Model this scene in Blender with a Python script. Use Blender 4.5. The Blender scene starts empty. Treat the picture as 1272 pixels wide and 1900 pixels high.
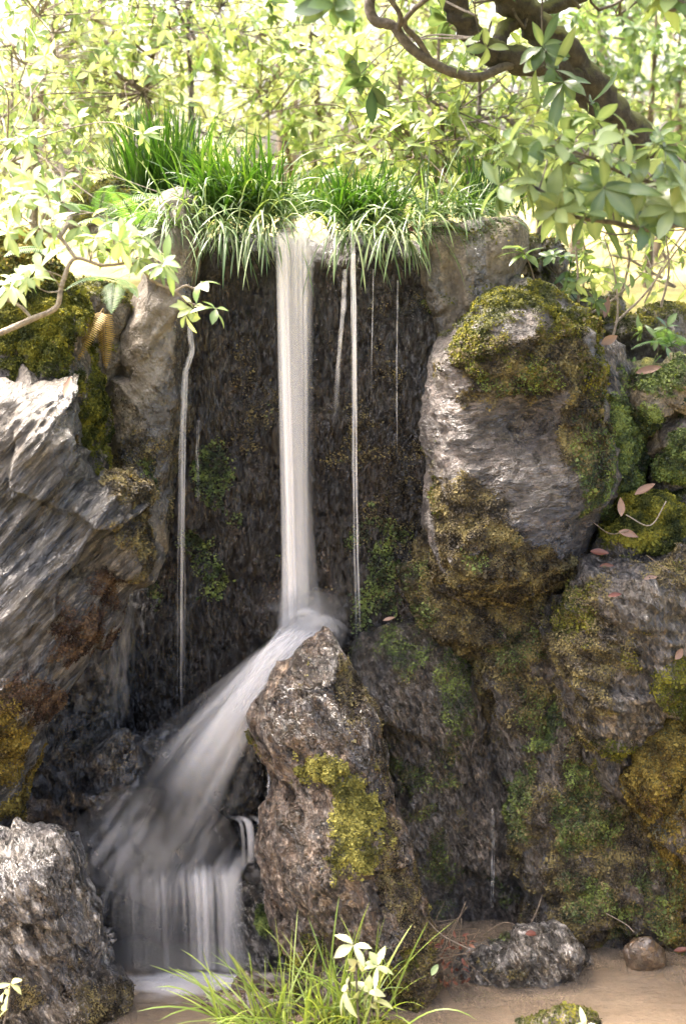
import bpy, math, random
import numpy as np
from mathutils import Vector

random.seed(7); rng = np.random.default_rng(7)
SC = bpy.context.scene; COL = SC.collection
R = math.radians
# ------------------------------------------------------------------ camera, sky, sun, exposure
CAM = np.array([0.0, -5.5, 2.9]); PITCH = R(12); LENS = 50.0
FPX = 1900 * LENS / 36.0
cam = bpy.data.cameras.new('camera'); cam.sensor_fit = 'VERTICAL'; cam.sensor_height = 36; cam.sensor_width = 24.1
cam.lens = LENS; cam.clip_start = 0.05; cam.clip_end = 500
cam.dof.use_dof = True; cam.dof.focus_distance = 5.3; cam.dof.aperture_fstop = 1.7
co = bpy.data.objects.new('camera', cam); COL.objects.link(co)
co.location = CAM; co.rotation_euler = (R(90) - PITCH, 0, 0)
SC.camera = co
SUN_EL, SUN_AZ = R(60), R(-58)            # behind the fall, to the left
w = bpy.data.worlds.new('World'); SC.world = w; w.use_nodes = True
nt = w.node_tree
sky = nt.nodes.new('ShaderNodeTexSky'); sky.sky_type = 'NISHITA'; sky.sun_disc = False
sky.sun_elevation = SUN_EL; sky.sun_rotation = SUN_AZ; sky.air_density = 0.7; sky.dust_density = 10.0; sky.ozone_density = 0.0
nt.links.new(sky.outputs[0], nt.nodes['Background'].inputs[0]); nt.nodes['Background'].inputs[1].default_value = 0.15
sl = bpy.data.lights.new('sun', 'SUN'); sl.energy = 1.5; sl.angle = R(12); sl.color = (1, 0.93, 0.85)
so = bpy.data.objects.new('sun', sl); COL.objects.link(so)
sd = Vector((math.sin(SUN_AZ) * math.cos(SUN_EL), math.cos(SUN_AZ) * math.cos(SUN_EL), math.sin(SUN_EL)))
so.rotation_euler = sd.to_track_quat('Z', 'Y').to_euler(); so.location = (-4, 6, 9)
SC.view_settings.view_transform = 'Standard'; SC.view_settings.look = 'None'
SC.view_settings.gamma = 1; SC.view_settings.use_curve_mapping = False
SC.view_settings.exposure = 3.3
SC.render.engine = 'CYCLES'
SC.cycles.max_bounces = 8; SC.cycles.diffuse_bounces = 3; SC.cycles.glossy_bounces = 3
SC.cycles.transmission_bounces = 4; SC.cycles.transparent_max_bounces = 48; SC.cycles.volume_bounces = 1
SC.cycles.sample_clamp_indirect = 6.0; SC.cycles.use_denoising = True

# ------------------------------------------------------------------ helpers
def P(px, py, Y):
    """point on the vertical plane y=Y that projects to photo pixel (px,py) (arrays ok)"""
    px = np.asarray(px, float); py = np.asarray(py, float); Y = np.asarray(Y, float)
    a = (px - 636) / FPX; b = (950 - py) / FPX
    dx = a; dy = math.cos(PITCH) + b * math.sin(PITCH); dz = -math.sin(PITCH) + b * math.cos(PITCH)
    t = (Y - CAM[1]) / dy
    return np.stack(np.broadcast_arrays(CAM[0] + dx * t, CAM[1] + dy * t, CAM[2] + dz * t), -1)

def hsh(ix, iy, iz, seed):
    h = (ix.astype(np.uint32) * np.uint32(374761393) + iy.astype(np.uint32) * np.uint32(668265263)
         + iz.astype(np.uint32) * np.uint32(2147483647) + np.uint32((seed * 1274126177) & 0xffffffff))
    h = (h ^ (h >> np.uint32(13))) * np.uint32(1274126177)
    h = (h ^ (h >> np.uint32(16))) * np.uint32(2246822519)
    return h ^ (h >> np.uint32(15))
GR = np.array([(1,1,0),(-1,1,0),(1,-1,0),(-1,-1,0),(1,0,1),(-1,0,1),(1,0,-1),(-1,0,-1),(0,1,1),(0,-1,1),(0,1,-1),(0,-1,-1),
               (1,1,0),(-1,1,0),(0,-1,1),(0,-1,-1)], float)
def pn(p, seed=0):
    i = np.floor(p).astype(np.int64); f = p - i; u = f * f * f * (f * (f * 6 - 15) + 10)
    out = 0
    for dx in (0, 1):
        for dy in (0, 1):
            for dz in (0, 1):
                g = GR[hsh(i[:, 0] + dx, i[:, 1] + dy, i[:, 2] + dz, seed) & np.uint32(15)]
                d = (g * (f - np.array([dx, dy, dz]))).sum(1)
                wt = (u[:, 0] if dx else 1 - u[:, 0]) * (u[:, 1] if dy else 1 - u[:, 1]) * (u[:, 2] if dz else 1 - u[:, 2])
                out = out + wt * d
    return out
def fbm(p, octv=5, seed=0, gain=0.5):
    s = 0; a = 1.0
    for o in range(octv):
        s = s + a * pn(p * (2.03 ** o) + o * 7.3, seed + o); a *= gain
    return s
def ridged(p, octv=4, seed=0, gain=0.5):
    s = 0; a = 1.0
    for o in range(octv):
        s = s + a * (1 - 2 * np.abs(pn(p * (2.03 ** o) + o * 3.1, seed + o))); a *= gain
    return s / 1.8
def sstep(a, b, x):
    t = np.clip((x - a) / (b - a), 0, 1); return t * t * (3 - 2 * t)
def unit(v):
    return v / np.maximum(np.linalg.norm(v, axis=-1, keepdims=True), 1e-9)

def mesh_obj(name, V, F, mat, parent=None, attrs=None, smooth=True, origin=None, base=True):
    """V Nx3; F list of int arrays (M,k).  Links ONE mesh object whose origin sits at its base."""
    V = np.asarray(V, float)
    Fs = [np.asarray(f, np.int64) for f in (F if isinstance(F, list) else [F]) if len(f)]
    if parent is not None:
        org = np.array(parent.matrix_world.translation) if False else np.array(parent['_o'])
    elif origin is not None: org = np.array(origin, float)
    else:
        org = np.array([(V[:, 0].min() + V[:, 0].max()) / 2, (V[:, 1].min() + V[:, 1].max()) / 2, V[:, 2].min()])
    me = bpy.data.meshes.new(name)
    nl = sum(f.size for f in Fs); npoly = sum(len(f) for f in Fs)
    me.vertices.add(len(V)); me.loops.add(nl); me.polygons.add(npoly)
    me.vertices.foreach_set('co', (V - org).astype(np.float32).ravel())
    me.loops.foreach_set('vertex_index', np.concatenate([f.ravel() for f in Fs]).astype(np.int32))
    st = []; o = 0
    for f in Fs:
        st.append(o + np.arange(len(f)) * f.shape[1]); o += f.size
    me.polygons.foreach_set('loop_start', np.concatenate(st).astype(np.int32))
    me.update(calc_edges=True); me.validate()
    if smooth: me.polygons.foreach_set('use_smooth', np.ones(len(me.polygons), bool))
    for k, v in (attrs or {}).items():
        at = me.attributes.new(k, 'FLOAT', 'POINT'); at.data.foreach_set('value', np.asarray(v, np.float32))
    me.materials.append(mat)
    ob = bpy.data.objects.new(name, me); COL.objects.link(ob)
    ob['_o'] = [float(x) for x in org]
    if parent is not None: ob.parent = parent
    else: ob.location = org
    return ob
def tag(o, label=None, cat=None, group=None, kind=None):
    if label: o['label'] = label
    if cat: o['category'] = cat
    if group: o['group'] = group
    if kind: o['kind'] = kind
    return o
def thing(name, loc, label, cat, group=None):
    o = bpy.data.objects.new(name, None); COL.objects.link(o); o.location = [float(x) for x in loc]
    o.empty_display_size = 0.05; o['_o'] = [float(x) for x in loc]
    return tag(o, label, cat, group)

# ------------------------------------------------------------------ node helpers / materials
def new_mat(name):
    m = bpy.data.materials.new(name); m.use_nodes = True; n = m.node_tree
    for x in list(n.nodes): n.nodes.remove(x)
    return m, n
def N(n, t, **kw):
    x = n.nodes.new('ShaderNode' + t)
    for k, v in kw.items(): setattr(x, k, v)
    return x
def setin(n, node, k, v):
    if hasattr(v, 'is_output') or isinstance(v, bpy.types.NodeSocket): n.links.new(v, node.inputs[k])
    else:
        if isinstance(v, (tuple, list)) and len(v) == 3 and node.inputs[k].type == 'RGBA': v = (*v, 1)
        node.inputs[k].default_value = v
def mixc(n, fac, a, b, mode='MIX'):
    x = N(n, 'Mix', data_type='RGBA', blend_type=mode)
    setin(n, x, 0, fac); setin(n, x, 6, a); setin(n, x, 7, b); return x.outputs[2]
def math_(n, op, a, b=None, clamp=False):
    x = N(n, 'Math', operation=op, use_clamp=clamp); setin(n, x, 0, a)
    if b is not None: setin(n, x, 1, b)
    return x.outputs[0]
def noise(n, vec, scale, detail=6, rough=0.55, dist=0.0):
    x = N(n, 'TexNoise'); setin(n, x, 'Vector', vec); x.inputs['Scale'].default_value = scale
    x.inputs['Detail'].default_value = detail; x.inputs['Roughness'].default_value = rough; x.inputs['Distortion'].default_value = dist
    return x.outputs[0]
def ramp(n, fac, stops):
    x = N(n, 'ValToRGB'); setin(n, x, 0, fac); e = x.color_ramp.elements
    while len(e) < len(stops): e.new(0.5)
    for el, (p, c) in zip(e, stops):
        el.position = p; el.color = (*c, 1) if not isinstance(c, (int, float)) else (c, c, c, 1)
    return x.outputs[0]
def attr(n, name):
    return N(n, 'Attribute', attribute_name=name).outputs['Fac']

def rock_mat(name, c1, c2, c3, grain=0.0, stretch=(1, 1, 1), scale=6.0, rough=0.75, wetrough=0.28, bump=0.6, crack=0.4,
             lichen_glint=(0.3, 0.3, 0.26), lich_glint=0.3, wetdark=0.32, fine=120, spec=0.9, fs=45, fk=0.6, fcol=0.6, pits=0.5, coat=1.0):
    m, n = new_mat(name)
    tc = N(n, 'TexCoord').outputs['Object']
    m1 = N(n, 'Mapping'); setin(n, m1, 'Vector', tc); m1.inputs['Rotation'].default_value = (0, grain, 0)
    m2 = N(n, 'Mapping'); setin(n, m2, 'Vector', m1.outputs[0]); m2.inputs['Scale'].default_value = stretch
    v = m2.outputs[0]
    big = noise(n, v, scale, 9, 0.62, 0.4)
    col = ramp(n, big, [(0.3, c1), (0.5, c2), (0.68, c3)])
    med = noise(n, v, scale * 4.5, 6, 0.65)
    col = mixc(n, ramp(n, med, [(0.5, 0), (0.64, lich_glint)]), col, lichen_glint)  # pale flecks: lichen, and on silver and tan stone painted wet glints
    sp = noise(n, tc, 95, 3, 0.6)
    col = mixc(n, 0.75, col, mixc(n, 1.0, col, ramp(n, sp, [(0.32, 0.35), (0.5, 0.9), (0.66, 1.6)]), 'MULTIPLY'))
    vor = N(n, 'TexVoronoi', feature='DISTANCE_TO_EDGE'); vor.inputs['Scale'].default_value = scale * 1.3
    dv = N(n, 'VectorMath', operation='ADD'); setin(n, dv, 0, v)
    nz = N(n, 'TexNoise'); setin(n, nz, 'Vector', v); nz.inputs['Scale'].default_value = scale * 2
    ns = N(n, 'VectorMath', operation='SCALE'); setin(n, ns, 0, nz.outputs[1]); ns.inputs['Scale'].default_value = 0.25
    n.links.new(ns.outputs[0], dv.inputs[1]); n.links.new(dv.outputs[0], vor.inputs['Vector'])
    ck = ramp(n, vor.outputs['Distance'], [(0.0, 0), (0.05, 1)])
    wet = attr(n, 'wet'); moss = attr(n, 'moss')
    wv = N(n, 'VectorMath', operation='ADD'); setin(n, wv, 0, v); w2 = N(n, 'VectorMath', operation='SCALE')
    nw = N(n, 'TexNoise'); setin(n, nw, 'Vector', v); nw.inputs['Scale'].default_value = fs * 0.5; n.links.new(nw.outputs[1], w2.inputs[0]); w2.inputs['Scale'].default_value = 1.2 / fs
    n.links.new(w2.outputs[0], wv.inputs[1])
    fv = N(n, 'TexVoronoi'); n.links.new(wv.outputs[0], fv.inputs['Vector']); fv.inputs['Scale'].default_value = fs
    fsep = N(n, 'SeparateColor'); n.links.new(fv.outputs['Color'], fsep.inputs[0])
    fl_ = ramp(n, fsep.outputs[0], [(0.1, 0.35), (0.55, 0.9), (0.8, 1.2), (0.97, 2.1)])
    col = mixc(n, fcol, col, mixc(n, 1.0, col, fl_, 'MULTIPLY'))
    pt = ramp(n, noise(n, v, fs * 0.55, 4, 0.6), [(0.36, 0), (0.44, 1)])
    col = mixc(n, pits, col, mixc(n, 1.0, col, ramp(n, pt, [(0, 0.18), (1, 1.0)]), 'MULTIPLY'))
    wcol = mixc(n, 1.0, col, (wetdark, wetdark * 0.97, wetdark * 0.93), 'MULTIPLY')
    col = mixc(n, wet, col, wcol)
    col = mixc(n, attr(n, 'pale'), col, ramp(n, noise(n, tc, 11, 7, 0.65), [(0.3, (0.055, 0.043, 0.03)), (0.5, (0.115, 0.095, 0.07)), (0.7, (0.19, 0.165, 0.13))]))
    mn = noise(n, tc, 26, 6, 0.7)
    mcol = ramp(n, mn, [(0.3, (0.02, 0.022, 0.007)), (0.5, (0.07, 0.075, 0.016)), (0.68, (0.16, 0.15, 0.03))])
    col = mixc(n, moss, col, mcol)
    b = N(n, 'BsdfPrincipled'); n.links.new(col, b.inputs['Base Color'])
    rr = N(n, 'Mapping')
    rn = noise(n, tc, 40, 4)
    rw = math_(n, 'ADD', math_(n, 'MULTIPLY', rn, 0.3), wetrough - 0.15)
    rgh = N(n, 'Mix', data_type='FLOAT'); setin(n, rgh, 0, wet); rgh.inputs[2].default_value = rough; setin(n, rgh, 3, rw)
    rg2 = N(n, 'Mix', data_type='FLOAT'); setin(n, rg2, 0, moss); setin(n, rg2, 2, rgh.outputs[0]); rg2.inputs[3].default_value = 0.95
    n.nodes.remove(rr)
    n.links.new(rg2.outputs[0], b.inputs['Roughness']); b.inputs['Specular IOR Level'].default_value = spec
    h = math_(n, 'ADD', math_(n, 'MULTIPLY', big, 0.5), math_(n, 'MULTIPLY', med, 0.35))
    h = math_(n, 'ADD', h, math_(n, 'MULTIPLY', noise(n, v, fine, 4, 0.7), 0.16))
    h = math_(n, 'ADD', h, math_(n, 'MULTIPLY', ck, crack * 0.25))
    h = math_(n, 'ADD', h, math_(n, 'MULTIPLY', noise(n, v, 48, 3, 0.6), 0.22))
    h = math_(n, 'ADD', h, math_(n, 'MULTIPLY', pt, pits * 0.3))
    bp = N(n, 'Bump'); bp.inputs['Strength'].default_value = min(1.0, bump * 1.15); bp.inputs['Distance'].default_value = 0.075
    n.links.new(h, bp.inputs['Height'])
    c5 = N(n, 'VectorMath', operation='SUBTRACT'); n.links.new(fv.outputs['Color'], c5.inputs[0]); c5.inputs[1].default_value = (0.5, 0.5, 0.5)
    sc_ = N(n, 'VectorMath', operation='SCALE'); n.links.new(c5.outputs[0], sc_.inputs[0]); setin(n, sc_, 'Scale', math_(n, 'MULTIPLY', math_(n, 'SUBTRACT', 1.0, moss), fk))
    ad = N(n, 'VectorMath', operation='ADD'); n.links.new(bp.outputs[0], ad.inputs[0]); n.links.new(sc_.outputs[0], ad.inputs[1])
    nm = N(n, 'VectorMath', operation='NORMALIZE'); n.links.new(ad.outputs[0], nm.inputs[0]); n.links.new(nm.outputs[0], b.inputs['Normal'])
    n.links.new(nm.outputs[0], b.inputs['Coat Normal']); b.inputs['Coat Roughness'].default_value = 0.07; b.inputs['Coat IOR'].default_value = 1.6
    n.links.new(math_(n, 'MULTIPLY', math_(n, 'MULTIPLY', wet, coat), math_(n, 'SUBTRACT', 1.0, moss)), b.inputs['Coat Weight'])
    o = N(n, 'OutputMaterial'); n.links.new(b.outputs[0], o.inputs[0])
    return m

def leaf_mat(name, dark, mid, light, transl=0.45, rough=0.4, tcol=None, spec=0.5):
    m, n = new_mat(name)
    t = attr(n, 'tone')
    col = ramp(n, t, [(0.0, dark), (0.5, mid), (1.0, light)])
    b = N(n, 'BsdfPrincipled'); n.links.new(col, b.inputs['Base Color']); b.inputs['Roughness'].default_value = rough
    b.inputs['Specular IOR Level'].default_value = spec
    tr = N(n, 'BsdfTranslucent')
    tc = mixc(n, 1.0, col, tcol or (1.5, 1.35, 0.5), 'MULTIPLY'); n.links.new(tc, tr.inputs[0])
    mx = N(n, 'MixShader'); mx.inputs[0].default_value = transl
    n.links.new(b.outputs[0], mx.inputs[1]); n.links.new(tr.outputs[0], mx.inputs[2])
    o = N(n, 'OutputMaterial'); n.links.new(mx.outputs[0], o.inputs[0]); return m

def bark_mat(name, a, b_, mossy=0.0, scale=30, rough=0.85):
    m, n = new_mat(name)
    tc = N(n, 'TexCoord').outputs['Object']
    nz = noise(n, tc, scale, 8, 0.65, 0.3)
    col = ramp(n, nz, [(0.32, a), (0.66, b_)])
    if mossy:
        g = N(n, 'NewGeometry'); sx = N(n, 'SeparateXYZ'); n.links.new(g.outputs['Normal'], sx.inputs[0])
        up = math_(n, 'ADD', sx.outputs[2], math_(n, 'MULTIPLY', noise(n, tc, 9, 5), 1.6))
        col = mixc(n, ramp(n, up, [(0.78, 0), (1.0, 1), ]) if False else math_(n, 'MULTIPLY', math_(n, 'SUBTRACT', up, 1.0, True), mossy, True), col, (0.085, 0.09, 0.022))
    b = N(n, 'BsdfPrincipled'); n.links.new(col, b.inputs['Base Color']); b.inputs['Roughness'].default_value = rough
    bp = N(n, 'Bump'); bp.inputs['Strength'].default_value = 0.7; bp.inputs['Distance'].default_value = 0.02
    n.links.new(noise(n, tc, scale * 3, 6, 0.7), bp.inputs['Height']); n.links.new(bp.outputs[0], b.inputs['Normal'])
    o = N(n, 'OutputMaterial'); n.links.new(b.outputs[0], o.inputs[0]); return m

def silk_mat():
    """falling white water: opacity per vertex ('op') times its thickness seen edge to middle"""
    m, n = new_mat('falling_water')
    op = attr(n, 'op')
    lw = N(n, 'LayerWeight'); lw.inputs[0].default_value = 0.5
    th = math_(n, 'POWER', math_(n, 'SUBTRACT', 1.0, lw.outputs['Facing']), 1.3)
    fac = math_(n, 'MULTIPLY', op, th, True)
    d = N(n, 'BsdfDiffuse'); d.inputs[0].default_value = (0.92, 0.9, 0.885, 1)
    t = N(n, 'BsdfTranslucent'); t.inputs[0].default_value = (0.92, 0.9, 0.885, 1)
    ad = N(n, 'MixShader'); ad.inputs[0].default_value = 0.5
    n.links.new(d.outputs[0], ad.inputs[1]); n.links.new(t.outputs[0], ad.inputs[2])
    tr = N(n, 'BsdfTransparent'); mx = N(n, 'MixShader'); n.links.new(fac, mx.inputs[0])
    n.links.new(tr.outputs[0], mx.inputs[1]); n.links.new(ad.outputs[0], mx.inputs[2])
    o = N(n, 'OutputMaterial'); n.links.new(mx.outputs[0], o.inputs[0]); return m

def pool_mat():
    m, n = new_mat('pool_water')
    tc = N(n, 'TexCoord').outputs['Object']
    fr = N(n, 'Fresnel'); fr.inputs[0].default_value = 1.33
    g = N(n, 'BsdfGlossy'); g.inputs['Roughness'].default_value = 0.06; g.inputs[0].default_value = (1, 1, 1, 1)
    d = N(n, 'BsdfDiffuse'); mpp = N(n, 'Mapping'); setin(n, mpp, 'Vector', tc); mpp.inputs['Scale'].default_value = (1, 3, 1)
    n.links.new(ramp(n, noise(n, mpp.outputs[0], 3.5, 6, 0.6, 0.6), [(0.3, (0.17, 0.128, 0.088)), (0.55, (0.205, 0.156, 0.108)), (0.75, (0.24, 0.186, 0.13))]), d.inputs[0])
    t = N(n, 'BsdfTransparent'); t.inputs[0].default_value = (0.92, 0.87, 0.78, 1)
    mk = N(n, 'MixShader'); mk.inputs[0].default_value = 0.65
    n.links.new(t.outputs[0], mk.inputs[1]); n.links.new(d.outputs[0], mk.inputs[2])
    mx = N(n, 'MixShader'); n.links.new(fr.outputs[0], mx.inputs[0]); n.links.new(mk.outputs[0], mx.inputs[1]); n.links.new(g.outputs[0], mx.inputs[2])
    bp = N(n, 'Bump'); bp.inputs['Strength'].default_value = 0.6; bp.inputs['Distance'].default_value = 0.03
    mp = N(n, 'Mapping'); setin(n, mp, 'Vector', tc); mp.inputs['Scale'].default_value = (1, 2.2, 1)
    n.links.new(noise(n, mp.outputs[0], 9, 4, 0.5), bp.inputs['Height'])
    n.links.new(bp.outputs[0], g.inputs['Normal']); n.links.new(bp.outputs[0], fr.inputs['Normal']); n.links.new(bp.outputs[0], d.inputs['Normal'])
    o = N(n, 'OutputMaterial'); n.links.new(mx.outputs[0], o.inputs[0]); return m

M = {}
M['wall'] = rock_mat('wet_dark_stone', (0.007, 0.005, 0.0038), (0.018, 0.013, 0.0095), (0.06, 0.042, 0.029), 0, (1, 1, 0.36), 9, 0.5, 0.14, 0.9, 0.1, (0.07, 0.053, 0.036), 0.4, 0.6, 150, 0.7, fs=105, fk=0.8, fcol=0.55, pits=0.45, coat=0.6)
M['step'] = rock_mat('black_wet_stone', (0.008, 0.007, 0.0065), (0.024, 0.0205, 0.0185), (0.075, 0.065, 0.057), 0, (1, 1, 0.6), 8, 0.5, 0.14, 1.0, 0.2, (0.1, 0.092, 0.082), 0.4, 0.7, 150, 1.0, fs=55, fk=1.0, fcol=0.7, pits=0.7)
M['slab'] = rock_mat('brown_grey_stone', (0.06, 0.045, 0.032), (0.14, 0.115, 0.084), (0.25, 0.212, 0.16), 0, (1, 1, 0.8), 4, 0.8, 0.25, 0.6, 0.1, (0.26, 0.225, 0.165), 0.5, 0.2, 110, .5, fs=60, fk=0.25, fcol=0.3, pits=0.25)
M['schist'] = rock_mat('grained_schist', (0.006, 0.005, 0.004), (0.032, 0.027, 0.0225), (0.14, 0.122, 0.103), R(46), (0.4, 1, 2.4), 7, 0.5, 0.22, 1.0, 0.25, (0.26, 0.235, 0.2), 0.5, 0.3, 130, fs=26, fk=0.6, fcol=0.8, pits=0.7)
M['silver'] = rock_mat('silvery_cracked_stone', (0.012, 0.009, 0.007), (0.085, 0.07, 0.057), (0.38, 0.34, 0.295), R(-62), (0.6, 1, 1.5), 10, 0.4, 0.18, 1.0, 0.9, (0.7, 0.66, 0.6), 0.8, 0.3, 120, fs=28, fk=0.85, fcol=0.65, pits=0.8)  # pale flecks and bright flakes in the colour stand in for wet glints
M['tan'] = rock_mat('tan_pitted_stone', (0.018, 0.0105, 0.006), (0.105, 0.064, 0.038), (0.32, 0.22, 0.145), R(-62), (0.8, 1, 1.25), 10, 0.45, 0.18, 1.0, 0.8, (0.58, 0.48, 0.38), 0.6, 0.3, 120, fs=30, fk=0.8, fcol=0.6, pits=0.9, coat=0.6)  # bright flakes put wet glints into this stone's colour too
M['boulder'] = rock_mat('purple_grey_boulder_stone', (0.022, 0.016, 0.0135), (0.08, 0.061, 0.051), (0.18, 0.143, 0.122), R(8), (0.75, 1, 1.5), 7, 0.55, 0.22, 1.0, 0.25, (0.25, 0.215, 0.18), 0.4, 0.35, 130, fs=40, fk=0.5, fcol=0.6, pits=0.7)
M['bank'] = rock_mat('damp_brown_stone', (0.015, 0.0115, 0.0085), (0.07, 0.053, 0.039), (0.21, 0.168, 0.13), R(-70), (0.6, 1, 1.5), 10, 0.5, 0.18, 1.0, 0.4, (0.24, 0.21, 0.17), 0.5, 0.4, 140, 1.0, fs=65, fk=0.9, fcol=0.8, pits=0.8)
M['pebble'] = rock_mat('brown_river_stone', (0.05, 0.03, 0.018), (0.11, 0.07, 0.04), (0.17, 0.12, 0.08), 0, (1, 1, 1), 9, 0.4, 0.2, 0.4, 0.1, (0.2, 0.15, 0.1), 0.3, 0.5)
M['moss'] = leaf_mat('moss_green', (0.018, 0.024, 0.006), (0.075, 0.08, 0.014), (0.19, 0.175, 0.025), 0.25, 0.8, (1.2, 1.2, 0.5), 0.2)
M['moss_yellow'] = leaf_mat('yellow_moss', (0.06, 0.058, 0.014), (0.17, 0.155, 0.035), (0.32, 0.29, 0.075), 0.25, 0.8, (1.2, 1.15, 0.5), 0.2)
M['moss_brown'] = leaf_mat('moss_brown', (0.018, 0.014, 0.009), (0.07, 0.054, 0.026), (0.19, 0.155, 0.062), 0.2, 0.7, (1.2, 1.1, 0.5), 0.3)
M['moss_green'] = leaf_mat('wet_green_moss', (0.015, 0.024, 0.008), (0.065, 0.092, 0.022), (0.18, 0.225, 0.055), 0.25, 0.6, (1.2, 1.2, 0.5), 0.4)
M['moss_orange'] = leaf_mat('orange_moss', (0.035, 0.024, 0.008), (0.12, 0.086, 0.02), (0.25, 0.19, 0.045), 0.25, 0.8, (1.2, 1.1, 0.5), 0.2)
M['moss_red'] = leaf_mat('rusty_moss', (0.018, 0.011, 0.008), (0.055, 0.033, 0.024), (0.12, 0.08, 0.05), 0.2, 0.8, (1.2, 1.1, 0.5), 0.2)
M['grass'] = leaf_mat('sedge_blade', (0.012, 0.036, 0.006), (0.035, 0.09, 0.012), (0.11, 0.18, 0.035), 0.35, 0.35, (1.15, 1.2, 0.4))
M['leaf_ever'] = leaf_mat('pale_glossy_leaf', (0.04, 0.075, 0.032), (0.1, 0.155, 0.066), (0.27, 0.33, 0.16), 0.4, 0.25, (1.2, 1.2, 0.7))
M['sedge_pale'] = leaf_mat('variegated_blade', (0.035, 0.075, 0.018), (0.1, 0.165, 0.05), (0.34, 0.4, 0.2), 0.35, 0.35, (1.1, 1.15, 0.5))
M['grass_yellow'] = leaf_mat('yellow_green_blade', (0.07, 0.11, 0.018), (0.17, 0.24, 0.045), (0.34, 0.38, 0.1), 0.4, 0.4, (1.2, 1.2, 0.5))
M['leaf_bg'] = leaf_mat('sunny_leaf', (0.06, 0.105, 0.03), (0.18, 0.25, 0.075), (0.38, 0.43, 0.17), 0.5, 0.3, (1.2, 1.2, 0.75))
M['leaf_yellow'] = leaf_mat('yellowing_leaf', (0.13, 0.21, 0.08), (0.32, 0.42, 0.19), (0.62, 0.65, 0.38), 0.5, 0.35, (1.2, 1.15, 0.75))
M['leaf_dark'] = leaf_mat('glossy_evergreen_leaf', (0.045, 0.085, 0.035), (0.11, 0.175, 0.075), (0.25, 0.32, 0.14), 0.4, 0.22, (1.3, 1.3, 0.7))
M['leaf_lime'] = leaf_mat('pale_lime_leaf', (0.1, 0.165, 0.05), (0.22, 0.3, 0.11), (0.45, 0.49, 0.24), 0.4, 0.35, (1.15, 1.15, 0.7))
M['leaf_cream'] = leaf_mat('cream_green_leaf', (0.16, 0.21, 0.08), (0.3, 0.34, 0.16), (0.46, 0.46, 0.27), 0.35, 0.35, (1.1, 1.05, 0.7))
M['fern'] = leaf_mat('fern_green', (0.03, 0.07, 0.02), (0.07, 0.15, 0.04), (0.16, 0.26, 0.08), 0.4, 0.5, (1.2, 1.3, 0.5))
M['fern_brown'] = leaf_mat('fern_brown', (0.13, 0.08, 0.02), (0.26, 0.17, 0.04), (0.4, 0.28, 0.07), 0.35, 0.6, (1.2, 1.1, 0.5))
M['dry'] = leaf_mat('dry_leaf', (0.09, 0.045, 0.028), (0.19, 0.11, 0.075), (0.3, 0.2, 0.14), 0.2, 0.6, (1.1, 0.9, 0.6))
M['dry_red'] = leaf_mat('dry_red_leaf', (0.06, 0.018, 0.012), (0.12, 0.04, 0.025), (0.2, 0.09, 0.05), 0.25, 0.5, (1.2, 0.7, 0.5))
M['bark'] = bark_mat('mossy_tree_bark', (0.01, 0.0085, 0.0075), (0.06, 0.05, 0.042), 2.6, 26)
M['bark_grey'] = bark_mat('grey_branch_bark', (0.035, 0.028, 0.022), (0.14, 0.118, 0.098), 0.0, 45)
M['bark_pale'] = bark_mat('pale_branch_bark', (0.13, 0.1, 0.075), (0.34, 0.29, 0.23), 0.0, 60)
M['bark_brown'] = bark_mat('brown_stem_bark', (0.06, 0.045, 0.03), (0.2, 0.15, 0.1), 0.0, 50)
M['silk'] = silk_mat(); M['pool'] = pool_mat()
m, n = new_mat('mossy_ground')
tcg = N(n, 'TexCoord').outputs['Object']
cg = ramp(n, noise(n, tcg, 1.7, 9, 0.65), [(0.3, (0.06, 0.05, 0.02)), (0.5, (0.18, 0.155, 0.035)), (0.7, (0.32, 0.26, 0.07))])
gz = N(n, 'SeparateXYZ'); n.links.new(tcg, gz.inputs[0])
bed = ramp(n, noise(n, tcg, 9, 8, 0.6), [(0.3, (0.2, 0.145, 0.095)), (0.7, (0.45, 0.34, 0.225))])
lowz = attr(n, 'bed')
cg = mixc(n, lowz, cg, bed)
bb = N(n, 'BsdfPrincipled'); n.links.new(cg, bb.inputs[0]); bb.inputs['Roughness'].default_value = 0.9
bp = N(n, 'Bump'); bp.inputs['Strength'].default_value = 0.6; bp.inputs['Distance'].default_value = 0.04
n.links.new(noise(n, tcg, 30, 6, 0.7), bp.inputs['Height']); n.links.new(bp.outputs[0], bb.inputs['Normal'])
n.links.new(bb.outputs[0], N(n, 'OutputMaterial').inputs[0]); M['ground'] = m

# ------------------------------------------------------------------ ground and pool
def zg(x, y):
    """terrain height"""
    s = sstep(0.35, 0.75, y)
    plat = 2.56 - 0.12 * sstep(0.4, 1.2, x) - 0.2 * sstep(1.0, 1.4, x) * (1 - sstep(0.6, 2.2, y)) + 0.012 * np.maximum(y - 3, 0)
    side = 1.7 * sstep(1.55, 3.0, np.abs(x - 0.05))
    near = 1.5 * sstep(-3.2, -4.6, y)
    low = np.maximum(-0.16 + side, -0.16 + near)
    return low * (1 - s) + plat * s
gx = np.concatenate([-np.geomspace(45, 2.6, 24), np.linspace(-2.5, 2.5, 90), np.geomspace(2.6, 45, 24)])
gy = np.concatenate([-np.geomspace(30, 4.2, 12), np.linspace(-4.1, 3.5, 120), np.geomspace(3.6, 60, 34)])
X, Yg = np.meshgrid(gx, gy, indexing='ij'); G = np.stack([X.ravel(), Yg.ravel(), np.zeros(X.size)], 1)
G[:, 2] = zg(G[:, 0], G[:, 1]) + 0.05 * fbm(G * 1.3, 4, 3) * (1 + 0.05 * np.abs(G[:, 1])) + 0.012 * fbm(G * 9, 3, 5)
idx = np.arange(X.size).reshape(X.shape)
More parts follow.
